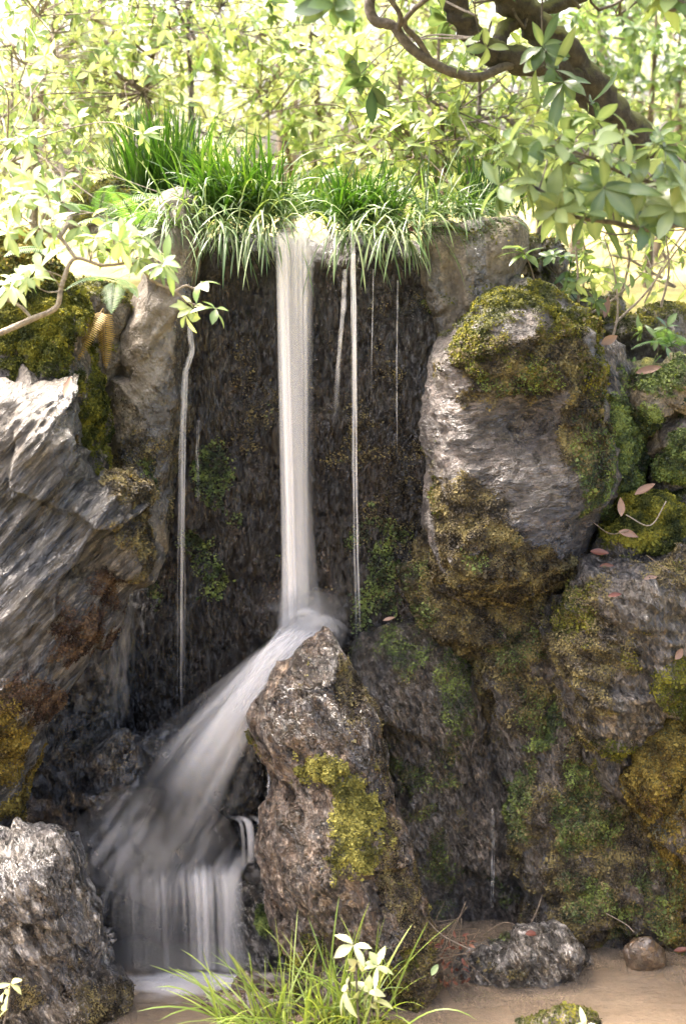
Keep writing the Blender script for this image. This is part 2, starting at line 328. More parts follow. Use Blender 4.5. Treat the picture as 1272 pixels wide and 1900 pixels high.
q = np.stack([idx[:-1, :-1], idx[1:, :-1], idx[1:, 1:], idx[:-1, 1:]], -1).reshape(-1, 4)
tag(mesh_obj('ground', G, q, M['ground'], attrs={'bed': 1 - sstep(0.0, 0.4, G[:, 2])}, origin=(0, 0, 0)), kind='structure')
wx = np.linspace(-2.3, 2.4, 90); wy = np.linspace(-3.9, 0.6, 90)
X, Yg = np.meshgrid(wx, wy, indexing='ij'); G = np.stack([X.ravel(), Yg.ravel(), np.zeros(X.size)], 1)
G[:, 2] = 0.006 * fbm(G * np.array([3, 6, 1]), 3, 9)
idx = np.arange(X.size).reshape(X.shape)
q = np.stack([idx[:-1, :-1], idx[1:, :-1], idx[1:, 1:], idx[:-1, 1:]], -1).reshape(-1, 4)
tag(mesh_obj('water', G, q, M['pool'], origin=(0, 0, 0)), kind='structure')

# ------------------------------------------------------------------ rocks
def facets(p, k, seed, amp, soft=0.2):
    r = np.random.default_rng(seed); lo, hi = p.min(0), p.max(0)
    c = lo + r.random((k, 3)) * (hi - lo); nn = unit(r.normal(size=(k, 3)) * np.array([1, 0.5, 1]))
    cell = (np.prod(np.maximum(hi - lo, 0.05)) / k) ** (1 / 3)
    d2 = ((p[:, None, :] - c[None]) ** 2).sum(2)
    d2 = d2 - d2.min(1, keepdims=True)
    wt = np.exp(-d2 / (soft * cell) ** 2 * 2); wt /= wt.sum(1, keepdims=True)
    off = ((p[:, None, :] - c[None]) * nn[None]).sum(2) / cell
    return amp * (wt * np.clip(off, -1.2, 1.2)).sum(1)

def vnormals(V, q):
    fn = np.cross(V[q[:, 2]] - V[q[:, 0]], V[q[:, 3]] - V[q[:, 1]])
    vn = np.zeros_like(V)
    for k in range(4): np.add.at(vn, q[:, k], fn)
    return unit(vn)

def flakes(ob_name, V, q, wt, count, size, mat, parent, seed, lift=0.004, label=None, tonefn=None):
    """tiny overlapping moss leaves scattered over faces with weight wt"""
    r = np.random.default_rng(seed)
    a, b, c, d = (V[q[:, k]] for k in range(4))
    fn = np.cross(c - a, d - b); area = np.linalg.norm(fn, axis=1) / 2; fn = unit(fn)
    pr = area * wt
    if pr.sum() <= 0: return None
    n = int(count * 2.0); f = r.choice(len(q), n, p=pr / pr.sum())
    u, v = r.random((2, n, 1))
    pos = a[f] * (1 - u) * (1 - v) + b[f] * u * (1 - v) + c[f] * u * v + d[f] * (1 - u) * v
    nn = unit(fn[f] + 0.35 * r.normal(size=(n, 3)) + np.array([0, 0, 0.25]))
    ax = unit(np.cross(nn, r.normal(size=(n, 3)))); ax = unit(ax + nn * r.uniform(-0.1, 0.9, (n, 1)) + np.array([0, 0, -0.2]))
    sd_ = unit(np.cross(ax, nn)); up = np.cross(sd_, ax)
    s = size * 0.66 * r.lognormal(0, 0.35, (n, 1))
    base = pos + fn[f] * lift * r.random((n, 1))
    p0 = base - sd_ * s * 0.12; p1 = base + ax * s * 0.5 - sd_ * s * 0.38 + up * s * 0.1
    p2 = base + ax * s; p3 = base + ax * s * 0.5 + sd_ * s * 0.38 + up * s * 0.1
    VV = np.stack([p0, p1, p2, p3], 1).reshape(-1, 3)
    tone = np.clip(0.5 + 0.9 * fbm(pos * 14, 3, seed) + r.normal(0, 0.16, n), 0, 1)
    FF = np.arange(n * 4).reshape(-1, 4)
    o = mesh_obj(ob_name, VV, FF, mat, parent, {'tone': np.repeat(tone, 4)}, smooth=False)
    if label: o['label'] = label
    return o

def blur_gauss(px, py, spots):
    s = np.zeros_like(px)
    for (x, y, rx, ry, a) in spots:
        s = np.maximum(s, a * np.exp(-(((px - x) / rx) ** 2 + ((py - y) / ry) ** 2)))
    return s

def rock(name, label, cat, outline, Y0, T, mat, Tb=0.25, pw=2.6, seg=230, rings=80, seed=1, center=None, tilt=0.0, tiltx=0.0,
         bumps=(), n1=(0.035, 3.0), n2=(0.018, 12.0), fac=(24, 0.04), grain=0.0, stretch=(1, 1, 1), ridge=0.0, edge=10,
         moss=(), upmoss=0.0, wet=0.0, wetspots=(), tufts=(), pale=(), group=None, skirt=0.0, flakemat='moss', dens=60000):
    O = np.array(outline, float)
    C = np.array(center if center else O.mean(0))
    # resample outline by angle with a slightly rounded path
    L = []
    for i in range(len(O)):
        a, b, c, d = O[i - 1], O[i], O[(i + 1) % len(O)], O[(i + 2) % len(O)]
        for t in np.linspace(0, 1, 24, endpoint=False):
            cr = 0.5 * (2 * b + (c - a) * t + (2 * a - 5 * b + 4 * c - d) * t ** 2 + (3 * b - a - 3 * c + d) * t ** 3)
            L.append(0.5 * cr + 0.5 * (b + (c - b) * t))
    L = np.array(L); ang = np.unwrap(np.arctan2(L[:, 1] - C[1], L[:, 0] - C[0])); rad = np.hypot(*(L - C).T)
    if ang[-1] < ang[0]: ang = -ang; sgn = -1
    else: sgn = 1
    ordr = np.argsort(ang); ang, rad = ang[ordr], rad[ordr]
    A = np.linspace(ang[0], ang[0] + 2 * np.pi, seg, endpoint=False)
    ra = np.interp(A, np.concatenate([ang, [ang[0] + 2 * np.pi]]), np.concatenate([rad, [rad[0]]]))
    nb = max(10, rings // 4)
    rf = np.sin(np.linspace(0, 1, rings + 1)[1:] * np.pi / 2) ** 0.9     # denser toward the rim
    rb = np.cos(np.linspace(0, 1, nb + 1)[1:-1] * np.pi / 2)
    rr = np.concatenate([rf, rb]); side = np.concatenate([np.full(len(rf), -1.0), np.full(len(rb), 1.0)])
    cx = np.cos(A) * ra; cy = np.sin(A) * ra * sgn
    px = np.concatenate([[C[0]], (C[0] + rr[:, None] * cx).ravel(), [C[0]]])
    py = np.concatenate([[C[1]], (C[1] + rr[:, None] * cy).ravel(), [C[1]]])
    rho = np.concatenate([[0], np.repeat(rr, seg), [0]]); sdv = np.concatenate([[-1], np.repeat(side, seg), [1]])
    prof = np.sqrt(np.clip(1 - rho ** pw, 0, 1))
    Yv = Y0 + np.where(sdv < 0, -T, Tb) * prof + tilt * (C[1] - py) / 1000 + tiltx * (px - C[0]) / 1000
    for (x, y, s, d) in bumps:
        Yv = Yv + np.where(sdv < 0, 1, 0.0) * prof * d * np.exp(-((px - x) ** 2 + (py - y) ** 2) / (2 * s * s))
    V = P(px, py, Yv)
    nr = len(rr); ids = 1 + np.arange(nr * seg).reshape(nr, seg); last = 1 + nr * seg
    nx = np.roll(ids, -1, 1)
    q = np.stack([ids[:-1], ids[1:], nx[1:], nx[:-1]], -1).reshape(-1, 4)
    t1 = np.stack([np.zeros(seg, int), ids[0], nx[0]], 1); t2 = np.stack([np.full(seg, last), nx[-1], ids[-1]], 1)
    vn = vnormals(V, q)
    vn[0] = (0, -1, 0); vn[-1] = (0, 1, 0)
    cen = V.mean(0)
    if ((V - cen) * vn).sum() < 0:
        vn = -vn; vn[0] = (0, -1, 0); vn[-1] = (0, 1, 0); q = q[:, ::-1]; t1 = t1[:, ::-1]; t2 = t2[:, ::-1]
    ca, sa = math.cos(grain), math.sin(grain)
    G = np.stack([V[:, 0] * ca + V[:, 2] * sa, V[:, 1], -V[:, 0] * sa + V[:, 2] * ca], 1) * np.array(stretch)
    d = n1[0] * fbm(V * n1[1], 4, seed) + n2[0] * fbm(G * n2[1], 4, seed + 20)
    if ridge: d = d + ridge * (ridged(G * n2[1] * 0.45 + 0.25 * fbm(V * 3, 2, seed + 3)[:, None], 4, seed + 40) - 0.4)
    if fac[1]: d = d + facets(V + 0.04 * np.stack([fbm(V * 4, 2, seed + 60), fbm(V * 4, 2, seed + 61), fbm(V * 4, 2, seed + 62)], 1), fac[0], seed, fac[1])
    V = V + vn * d[:, None]
    vn2 = vnormals(V, q); vn2[0] = (0, -1, 0); vn2[-1] = (0, 1, 0)
    nz = fbm(V * 7, 5, seed + 80); nz2 = fbm(V * 24, 3, seed + 81)
    mm = np.zeros(len(V))
    if upmoss: mm = upmoss * sstep(0.25, 0.8, vn2[:, 2] + 0.5 * nz)
    if len(moss): mm = np.maximum(mm, sstep(0.32, 0.62, blur_gauss(px, py, moss) + 0.45 * nz + 0.25 * nz2))
    mm = np.clip(mm, 0, 1)
    V = V + vn2 * (mm * (0.008 + 0.012 * np.clip(nz2 + 0.3, 0, 1)))[:, None]
    ww = np.full(len(V), float(wet))
    for (x, y, rx, ry, a) in wetspots:
        g = np.exp(-(((px - x) / rx) ** 2 + ((py - y) / ry) ** 2))
        ww = np.where(a > 0, np.maximum(ww, a * sstep(0.3, 0.6, g + 0.35 * nz)), ww * (1 + a * sstep(0.3, 0.6, g + 0.35 * nz)))
    ob = mesh_obj(name, V, [q, t1, t2], M[mat], attrs={'moss': mm, 'wet': np.clip(ww, 0, 1), 'pale': 0.85 * sstep(0.3, 0.55, blur_gauss(px, py, pale) + 0.3 * nz + .15 * nz2) if len(pale) else 0 * mm})
    tag(ob, label, cat, group)
    fm = mm[q].mean(1); fp = px[q].mean(1); fy = py[q].mean(1); fs = sdv[q].max(1) < 0
    fnz = nz[q].mean(1)
    vis = fs & (fp > -40) & (fp < 1312) & (fy < 1940)
    if fm[vis].sum() > 3:
        ar = np.linalg.norm(np.cross(V[q[:, 2]] - V[q[:, 0]], V[q[:, 3]] - V[q[:, 1]]), axis=1) / 2
        cnt = (ar * fm * vis).sum() * dens
        if cnt > 60: tag(flakes('moss', V, q, fm * vis, cnt, 0.011, M[flakemat], ob, seed + 5), kind='stuff' if False else None)
    for i, (mt, spots, dn, sz) in enumerate(tufts):
        wt = sstep(0.3, 0.6, blur_gauss(fp, fy, spots) + 0.5 * fnz) * vis
        ar = np.linalg.norm(np.cross(V[q[:, 2]] - V[q[:, 0]], V[q[:, 3]] - V[q[:, 1]]), axis=1) / 2
        cnt = (ar * wt).sum() * dn
        if cnt > 40: flakes('moss', V, q, wt, cnt, sz, M[mt], ob, seed + 9 + i)
    ROCKS[name + str(seed)] = (ob, V, vn2)
    return ob
ROCKS = {}

# the wall the water falls down
rock('cliff_stone', 'wide dark wet stone face straight behind the main waterfall', 'rock',
     [(330, 470), (420, 440), (520, 436), (585, 440), (700, 440), (800, 450), (860, 520), (850, 900), (840, 1300), (700, 1560), (400, 1560), (180, 1560), (160, 1300), (200, 1050), (290, 900), (340, 700)],
     0.36, 0.2, 'wall', 0.35, 7, 360, 120, 11, center=(520, 980), n1=(0.03, 2.2), n2=(0.012, 14), fac=(60, 0.055), stretch=(1, 1, 0.35), ridge=0.016, wet=0.75, tilt=0.06,
     tufts=[('moss_green', [(390, 880, 45, 90, 0.75), (375, 1030, 60, 70, 0.6), (270, 900, 35, 90, 0.6), (700, 1080, 60, 140, 0.6)], 16000, 0.014),
            ('moss_brown', [(720, 900, 120, 330, 0.5), (450, 750, 130, 200, 0.35), (300, 800, 60, 120, 0.5)], 9000, 0.010)])
rock('slab_stone', 'tall pale brown upright stone left of the dark wet face', 'rock',
     [(300, 370), (340, 358), (375, 420), (372, 500), (352, 620), (345, 700), (335, 800), (318, 930), (295, 1030), (250, 1060), (200, 1000), (200, 850), (208, 740), (215, 640), (245, 570), (270, 500), (282, 420)],
     0.2, 0.24, 'slab', 0.3, 4.0, 240, 80, 12, n1=(0.03, 3), n2=(0.012, 14), fac=(14, 0.05), wet=0.1, center=(280, 720), tilt=0.1,
     pale=[(265, 600, 70, 150, 1.0), (310, 420, 50, 70, .7), (235, 720, 40, 40, .8)], wetspots=[(330, 820, 70, 260, 1.0), (350, 640, 32, 140, 1.0), (250, 900, 80, 120, 1.0)],
     tufts=[('moss_brown', [(250, 830, 60, 80, 0.6), (300, 850, 40, 140, 0.4)], 15000, 0.010), ('moss_green', [(275, 910, 25, 80, 0.6)], 16000, 0.014)])
rock('slab_stone', 'flat topped brown stone with dark drip streaks right of the trickles', 'rock',
     [(790, 420), (850, 425), (905, 415), (955, 408), (972, 430), (970, 540), (960, 700), (900, 760), (830, 760), (790, 640), (780, 520)],
     0.26, 0.16, 'slab', 0.3, 6.0, 200, 70, 13, n1=(0.02, 4), n2=(0.01, 14), fac=(12, 0.035), wet=0.1,
     pale=[(930, 500, 40, 80, .7), (840, 520, 35, 90, .7), (840, 600, 40, 60, .5)], wetspots=[(890, 500, 14, 130, 1.0), (870, 450, 8, 80, .8), (800, 560, 25, 120, .9)], upmoss=0.15)
# left stones
rock('mossy_boulder', 'rounded boulder under thick green moss at the left edge above the grey stone', 'rock',
     [(-70, 430), (0, 425), (60, 440), (110, 490), (150, 560), (175, 640), (195, 700), (200, 790), (190, 880), (100, 900), (-70, 880)],
     -0.05, 0.3, 'bank', 0.3, 2.4, 220, 70, 14, center=(50, 660), moss=[(50, 560, 170, 120, 1.0), (40, 450, 100, 60, 1.0), (170, 760, 40, 110, .8)], upmoss=1.0, dens=75000,
     tufts=[('moss_orange', [(30, 470, 70, 40, 0.8)], 40000, 0.012)])
rock('gap_stone', 'small brown stone wedged beneath the brown fern frond', 'rock',
     [(125, 540), (170, 520), (215, 540), (235, 600), (225, 680), (205, 740), (180, 690), (160, 610)],
     0.15, 0.12, 'slab', 0.2, 2.4, 120, 40, 15, wet=0.3, upmoss=0.6)
rock('gap_stone', 'low brown stone behind the ferns left of the tallest grass tuft', 'rock',
     [(140, 372), (175, 352), (215, 350), (262, 380), (270, 430), (240, 470), (170, 460), (135, 420)],
     0.7, 0.16, 'slab', 0.2, 2.4, 120, 40, 16, upmoss=0.6)
rock('schist_stone', 'large grey stone with diagonal grain and pale top at the left edge', 'rock',
     [(-90, 725), (-20, 712), (60, 700), (120, 686), (156, 690), (160, 740), (150, 810), (180, 890), (235, 888), (270, 950), (300, 1030), (285, 1080), (235, 1095), (205, 1150), (150, 1235), (95, 1300), (60, 1400), (20, 1520), (-90, 1560)],
     -0.38, 0.35, 'schist', 0.35, 3.6, 420, 130, 17, center=(55, 1000), n1=(0.03, 2.6), n2=(0.02, 11), grain=R(48), stretch=(0.26, 0.7, 2.2), ridge=0.04, fac=(44, 0.05), wet=0.25, tilt=-0.12,
     bumps=[(140, 760, 45, 0.10), (60, 800, 60, -0.05), (120, 880, 60, 0.05), (60, 1180, 90, -0.1), (200, 1060, 40, 0.08), (255, 1000, 40, -0.06), (60, 1330, 60, -0.05)],
     pale=[(30, 740, 110, 90, 1.0), (60, 690, 120, 25, 1.0), (10, 840, 60, 60, .7)], wetspots=[(60, 760, 100, 90, -1.0), (125, 770, 30, 130, 1.0), (80, 1000, 160, 130, .7), (60, 1300, 120, 130, .6)],
     tufts=[('moss_red', [(150, 1180, 75, 70, 0.75), (70, 1290, 100, 60, 0.6), (200, 1090, 35, 60, .6)], 45000, 0.010), ('moss_brown', [(225, 910, 45, 40, 0.9), (265, 1000, 35, 70, .75)], 50000, 0.010),
            ('moss_orange', [(10, 1400, 50, 110, 0.85)], 50000, 0.011)])
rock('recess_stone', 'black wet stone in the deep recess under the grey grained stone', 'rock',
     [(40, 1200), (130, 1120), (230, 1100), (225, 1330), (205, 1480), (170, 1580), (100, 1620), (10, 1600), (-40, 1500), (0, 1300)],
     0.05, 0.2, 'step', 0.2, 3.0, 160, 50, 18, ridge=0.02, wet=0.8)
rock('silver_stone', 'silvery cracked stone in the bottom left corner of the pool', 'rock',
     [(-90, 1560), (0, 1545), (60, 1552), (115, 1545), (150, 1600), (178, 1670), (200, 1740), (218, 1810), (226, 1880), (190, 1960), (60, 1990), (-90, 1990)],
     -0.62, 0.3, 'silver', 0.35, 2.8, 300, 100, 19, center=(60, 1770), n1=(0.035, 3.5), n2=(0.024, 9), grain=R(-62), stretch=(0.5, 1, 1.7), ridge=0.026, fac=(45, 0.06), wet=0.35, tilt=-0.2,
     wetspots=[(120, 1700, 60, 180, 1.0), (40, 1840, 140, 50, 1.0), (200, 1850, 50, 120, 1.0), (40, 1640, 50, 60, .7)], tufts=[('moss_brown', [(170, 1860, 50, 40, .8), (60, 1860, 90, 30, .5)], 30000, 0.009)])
# cascade stones
casc = [
    ('small black wet stone with a shiny cap left of the cascade', [(185, 1365), (210, 1350), (255, 1350), (272, 1390), (262, 1440), (240, 1510), (190, 1530), (168, 1470), (172, 1400)], -0.22, .14, 21),
    ('dark stone lying under the foot of the left trickle', [(255, 1370), (300, 1345), (370, 1350), (420, 1385), (430, 1460), (400, 1530), (300, 1560), (240, 1500)], -0.1, .14, 22),
    ('dark rounded stone behind the slanting white cascade', [(370, 1400), (430, 1370), (490, 1400), (510, 1500), (505, 1590), (440, 1640), (360, 1640), (330, 1550), (340, 1450)], -0.16, .13, 23),
    ('wet grey stone left of the cascade beside the silvery stone', [(110, 1560), (160, 1520), (220, 1510), (290, 1530), (330, 1600), (320, 1680), (230, 1720), (150, 1680)], -0.27, .12, 24),
    ('broad step stone the lower veil pours over', [(195, 1640), (260, 1600), (330, 1610), (400, 1622), (440, 1640), (452, 1720), (440, 1840), (300, 1850), (200, 1850), (185, 1740)], -0.28, .13, 25),
    ('black block of stone above the white speckled stone', [(425, 1590), (445, 1578), (495, 1580), (525, 1600), (520, 1650), (460, 1660), (415, 1630)], -0.32, .1, 26),
]
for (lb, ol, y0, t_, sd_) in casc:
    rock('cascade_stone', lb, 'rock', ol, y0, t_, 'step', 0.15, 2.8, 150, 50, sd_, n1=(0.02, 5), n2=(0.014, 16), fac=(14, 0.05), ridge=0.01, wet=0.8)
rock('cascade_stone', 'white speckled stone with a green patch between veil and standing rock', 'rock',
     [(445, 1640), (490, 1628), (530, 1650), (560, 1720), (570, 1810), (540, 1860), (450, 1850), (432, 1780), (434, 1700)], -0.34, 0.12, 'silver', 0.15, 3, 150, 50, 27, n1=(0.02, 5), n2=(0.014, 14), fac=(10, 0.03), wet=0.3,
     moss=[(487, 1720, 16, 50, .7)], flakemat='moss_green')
# standing rock in front
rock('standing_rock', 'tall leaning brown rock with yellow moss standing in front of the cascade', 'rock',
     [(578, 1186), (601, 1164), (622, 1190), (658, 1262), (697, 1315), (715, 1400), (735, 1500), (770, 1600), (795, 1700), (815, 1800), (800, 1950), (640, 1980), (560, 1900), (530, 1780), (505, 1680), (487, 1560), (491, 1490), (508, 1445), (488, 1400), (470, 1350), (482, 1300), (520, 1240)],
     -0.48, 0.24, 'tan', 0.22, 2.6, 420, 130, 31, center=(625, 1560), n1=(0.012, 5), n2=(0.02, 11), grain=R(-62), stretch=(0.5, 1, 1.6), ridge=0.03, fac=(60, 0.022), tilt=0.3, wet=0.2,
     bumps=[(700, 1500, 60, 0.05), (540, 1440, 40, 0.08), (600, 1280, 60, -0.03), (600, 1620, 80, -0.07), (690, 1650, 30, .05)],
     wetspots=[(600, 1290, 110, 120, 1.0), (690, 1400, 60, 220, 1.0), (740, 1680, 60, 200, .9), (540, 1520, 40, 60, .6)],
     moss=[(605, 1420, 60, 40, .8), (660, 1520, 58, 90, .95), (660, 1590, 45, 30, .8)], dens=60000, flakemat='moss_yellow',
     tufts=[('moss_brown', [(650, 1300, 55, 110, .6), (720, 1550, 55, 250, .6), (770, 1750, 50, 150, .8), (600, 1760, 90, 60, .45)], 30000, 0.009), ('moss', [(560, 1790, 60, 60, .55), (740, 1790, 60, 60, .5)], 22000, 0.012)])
# right stones
rock('wall_stone', 'grey wet stone with green moss right of the standing rock', 'rock',
     [(668, 1170), (730, 1150), (800, 1165), (860, 1190), (900, 1280), (940, 1400), (985, 1560), (1010, 1740), (990, 1790), (770, 1790), (745, 1550), (705, 1350), (680, 1240)],
     0.12, 0.2, 'bank', 0.25, 3.4, 280, 90, 32, center=(820, 1480), n1=(0.03, 4), n2=(0.02, 13), fac=(26, 0.045), stretch=(1, 1, .6), ridge=0.02, wet=0.5, tilt=0.12,
     tufts=[('moss_green', [(845, 1270, 45, 110, .8), (760, 1210, 90, 40, .6), (800, 1450, 120, 160, .35), (850, 1620, 90, 100, .35)], 26000, 0.009), ('moss_brown', [(800, 1400, 160, 300, .4)], 14000, 0.008)])
rock('bank_stone', 'brown moss covered stone mass beneath the big boulder', 'rock',
     [(768, 1010), (830, 930), (1000, 960), (1110, 1000), (1130, 1200), (1080, 1420), (1010, 1560), (930, 1420), (870, 1230), (790, 1180), (762, 1100)],
     0.1, 0.26, 'bank', 0.3, 2.8, 280, 90, 33, n1=(0.04, 4), n2=(0.025, 11), fac=(30, 0.05), ridge=0.02, wet=0.4, tilt=0.15,
     tufts=[('moss_brown', [(900, 1080, 260, 260, 1.0)], 42000, 0.010), ('moss_green', [(860, 1050, 130, 60, .45), (980, 1200, 80, 120, .55), (790, 1130, 40, 60, .7), (1030, 1330, 80, 100, .5)], 30000, 0.010)])
rock('boulder', 'big purple grey boulder with a mossy top right of the falls', 'rock',
     [(868, 575), (905, 538), (950, 527), (1010, 545), (1060, 570), (1112, 598), (1122, 650), (1135, 730), (1150, 830), (1150, 900), (1105, 960), (1085, 1010), (1050, 1075), (950, 1125), (860, 1120), (800, 1080), (785, 980), (800, 890), (793, 800), (803, 650), (838, 612)],
     -0.02, 0.31, 'boulder', 0.35, 4.2, 400, 130, 34, center=(960, 830), n1=(0.022, 3.5), n2=(0.018, 10), grain=R(8), stretch=(.8, 1, 1.5), ridge=0.012, fac=(26, 0.028), wet=0.3, tilt=0.22,
     bumps=[(960, 680, 90, -0.05), (985, 795, 45, 0.12), (1000, 900, 80, -0.04), (850, 720, 50, 0.03), (900, 1050, 80, -0.04)],
     pale=[(990, 588, 26, 14, .7), (1085, 600, 30, 20, .7), (815, 690, 14, 60, .5)], wetspots=[(990, 910, 110, 90, .7), (960, 1010, 130, 80, .9), (980, 790, 90, 30, .8)],
     moss=[(960, 562, 110, 40, .95), (870, 640, 40, 50, .7), (930, 600, 60, 40, .75), (1040, 590, 50, 30, .6)], dens=30000, flakemat='moss',
     tufts=[('moss_brown', [(980, 680, 120, 62, 1.2), (880, 960, 70, 80, .9), (1080, 800, 55, 90, .8), (930, 1070, 150, 60, 1.0)], 60000, 0.011),
            ('moss_green', [(980, 715, 90, 30, .7), (1100, 850, 50, 90, .8), (880, 1040, 30, 30, .7)], 36000, 0.011), ('moss', [(900, 640, 90, 40, .6), (1110, 700, 40, 100, .6), (1000, 600, 90, 40, .55)], 50000, 0.010)])
rock('schist_stone', 'layered grey ledge stone above the orange moss at the right edge', 'rock',
     [(1030, 1110), (1100, 1040), (1200, 1015), (1350, 1005), (1350, 1310), (1235, 1330), (1195, 1420), (1155, 1460), (1095, 1410), (1060, 1320), (1025, 1220)],
     -0.22, 0.3, 'bank', 0.3, 2.8, 300, 100, 35, center=(1150, 1200), n1=(0.04, 4), n2=(0.025, 9), grain=R(-20), stretch=(.5, 1, 2), ridge=0.04, fac=(24, 0.06), wet=0.3, tilt=0.1,
     tufts=[('moss_brown', [(1080, 1200, 90, 160, .7), (1240, 1060, 120, 50, .6)], 36000, 0.010), ('moss', [(1060, 1130, 60, 60, .6), (1150, 1410, 40, 40, .6), (1260, 1250, 60, 60, .7)], 40000, 0.010)])
rock('bank_stone', 'sloping moss hung bank stone standing in the pool at the right', 'rock',
     [(925, 1280), (990, 1230), (1080, 1300), (1160, 1400), (1350, 1420), (1350, 1840), (1230, 1830), (1060, 1790), (985, 1760), (960, 1600), (930, 1450)],
     -0.06, 0.22, 'bank', 0.3, 3.2, 340, 110, 36, center=(1130, 1580), n1=(0.05, 4), n2=(0.03, 10), grain=R(-60), fac=(30, 0.06), ridge=0.03, wet=0.45, tilt=0.32,
     tufts=[('moss_brown', [(1130, 1560, 260, 260, .75)], 34000, 0.010), ('moss_green', [(1000, 1340, 60, 80, .8), (1080, 1520, 80, 110, .75), (960, 1480, 40, 100, .6), (1200, 1660, 100, 90, .6), (1090, 1650, 60, 60, .5)], 46000, 0.011), ('moss_orange', [(1260, 1640, 50, 110, .7)], 34000, 0.010)])
rock('moss_mound', 'orange mossy hump below the ledge at the right edge', 'rock',
     [(1160, 1450), (1190, 1370), (1245, 1325), (1350, 1280), (1350, 1660), (1240, 1580), (1190, 1520)],
     -0.3, 0.2, 'bank', 0.3, 2.4, 180, 60, 37, moss=[(1260, 1430, 140, 140, 1.0)], dens=50000, flakemat='moss_orange', tufts=[('moss_red', [(1240, 1500, 60, 60, .6)], 20000, 0.012)])
rock('mossy_stone', 'rounded green topped stone holding a dry leaf at the right edge', 'rock',
     [(1140, 705), (1170, 690), (1220, 684), (1350, 672), (1350, 790), (1262, 750), (1225, 800), (1180, 812), (1152, 770)],
     0.12, 0.2, 'slab', 0.25, 2.4, 180, 60, 38, upmoss=0.7, moss=[(1190, 770, 40, 40, .6), (1210, 700, 60, 25, .7)], flakemat='moss_green')
rock('mossy_stone', 'mossy stone half out of frame below the leaf stone', 'rock',
     [(1215, 870), (1220, 800), (1262, 752), (1350, 730), (1350, 930), (1250, 925)], 0.05, 0.2, 'slab', 0.25, 2.4, 160, 50, 39, moss=[(1265, 840, 40, 80, .8)], flakemat='moss_green')
rock('mossy_stone', 'dark moss clad stone pressed against the right side of the boulder', 'rock',
     [(1105, 620), (1150, 640), (1158, 720), (1165, 820), (1180, 930), (1130, 1000), (1080, 1000), (1090, 850)], 0.06, 0.16, 'bank', 0.2, 2.6, 160, 50, 40, moss=[(1130, 850, 60, 150, .9)], flakemat='moss_green')
rock('recess_stone', 'shadowed stone in the gap between the two mossy stones', 'rock',
     [(1130, 780), (1250, 770), (1270, 950), (1140, 960)], 0.4, 0.1, 'wall', 0.2, 3, 90, 30, 41, wet=0.5)
rock('moss_mound', 'bright moss cushion littered with dry leaves on the right bank', 'rock',
     [(1140, 970), (1160, 930), (1210, 915), (1290, 925), (1350, 960), (1350, 1080), (1230, 1060), (1120, 1060), (1105, 1010)],
     -0.05, 0.24, 'bank', 0.25, 2.4, 160, 50, 42, moss=[(1210, 970, 110, 60, 1.0)], dens=80000)
for lb, ol, y0, sd_ in [('pair of grey stone tips behind the small seedling, larger one', [(1000, 470), (1020, 452), (1045, 465), (1060, 520), (1030, 570), (990, 560)], 0.55, 43),
                        ('small dark grey stone behind the seedling leaves', [(972, 460), (990, 448), (1010, 470), (1010, 540), (975, 560)], 0.48, 44),
                        ('low dark stone in the shade of the thin right stems', [(1110, 640), (1160, 590), (1230, 580), (1350, 600), (1350, 720), (1140, 720)], 0.55, 45),
                        ('half hidden grey stone under the thin stems', [(1030, 560), (1090, 545), (1150, 570), (1160, 650), (1100, 690), (1040, 640)], 0.62, 46)]:
    rock('back_stone', lb, 'rock', ol, y0, 0.12, 'slab', 0.2, 2.4, 100, 34, sd_, wet=0.5, upmoss=0.5)
# pool stones
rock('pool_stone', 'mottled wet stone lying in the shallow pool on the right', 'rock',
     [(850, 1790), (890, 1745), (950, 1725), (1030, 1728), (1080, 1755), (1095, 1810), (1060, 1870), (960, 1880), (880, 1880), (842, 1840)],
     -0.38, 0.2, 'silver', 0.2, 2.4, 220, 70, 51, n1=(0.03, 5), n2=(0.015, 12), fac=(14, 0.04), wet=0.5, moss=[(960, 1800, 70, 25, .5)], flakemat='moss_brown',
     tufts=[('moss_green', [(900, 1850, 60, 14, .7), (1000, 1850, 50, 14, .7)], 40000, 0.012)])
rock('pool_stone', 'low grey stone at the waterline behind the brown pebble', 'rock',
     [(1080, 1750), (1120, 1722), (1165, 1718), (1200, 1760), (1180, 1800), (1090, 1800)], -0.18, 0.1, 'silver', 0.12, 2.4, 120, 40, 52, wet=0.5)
rock('pool_stone', 'smooth brown pebble at the water edge on the right', 'rock',
     [(1153, 1765), (1175, 1740), (1205, 1738), (1232, 1765), (1235, 1790), (1210, 1812), (1165, 1808)], -0.4, 0.07, 'pebble', 0.1, 2.2, 100, 36, 53, n1=(0.008, 6), n2=(0.003, 20), fac=(4, 0.0), wet=0.5)
rock('pool_stone', 'stone just breaking the frame bottom in the pool', 'rock',
     [(955, 1905), (1000, 1880), (1060, 1865), (1100, 1880), (1120, 1930), (1080, 1990), (980, 1990)], -0.8, 0.1, 'pebble', 0.12, 2.2, 120, 40, 54, n1=(0.015, 6), n2=(0.006, 20), fac=(6, 0.01), wet=0.5, upmoss=.4)
rock('pool_stone', 'tilted square brown stone behind the yellow grass', 'rock',
     [(428, 1835), (455, 1798), (510, 1830), (505, 1880), (450, 1890)], -0.62, 0.06, 'pebble', 0.1, 3.5, 90, 30, 55, center=(470, 1845), n1=(0.008, 6), n2=(0.006, 20), fac=(5, 0.01), wet=0.3)
rock('pool_stone', 'flat brown stone just above water behind the yellow grass', 'rock',
     [(370, 1862), (420, 1838), (520, 1845), (560, 1880), (520, 1920), (400, 1900)], -0.72, 0.08, 'pebble', 0.1, 2.4, 100, 34, 56, n1=(0.01, 6), n2=(0.006, 20), fac=(5, 0.01), wet=0.6)
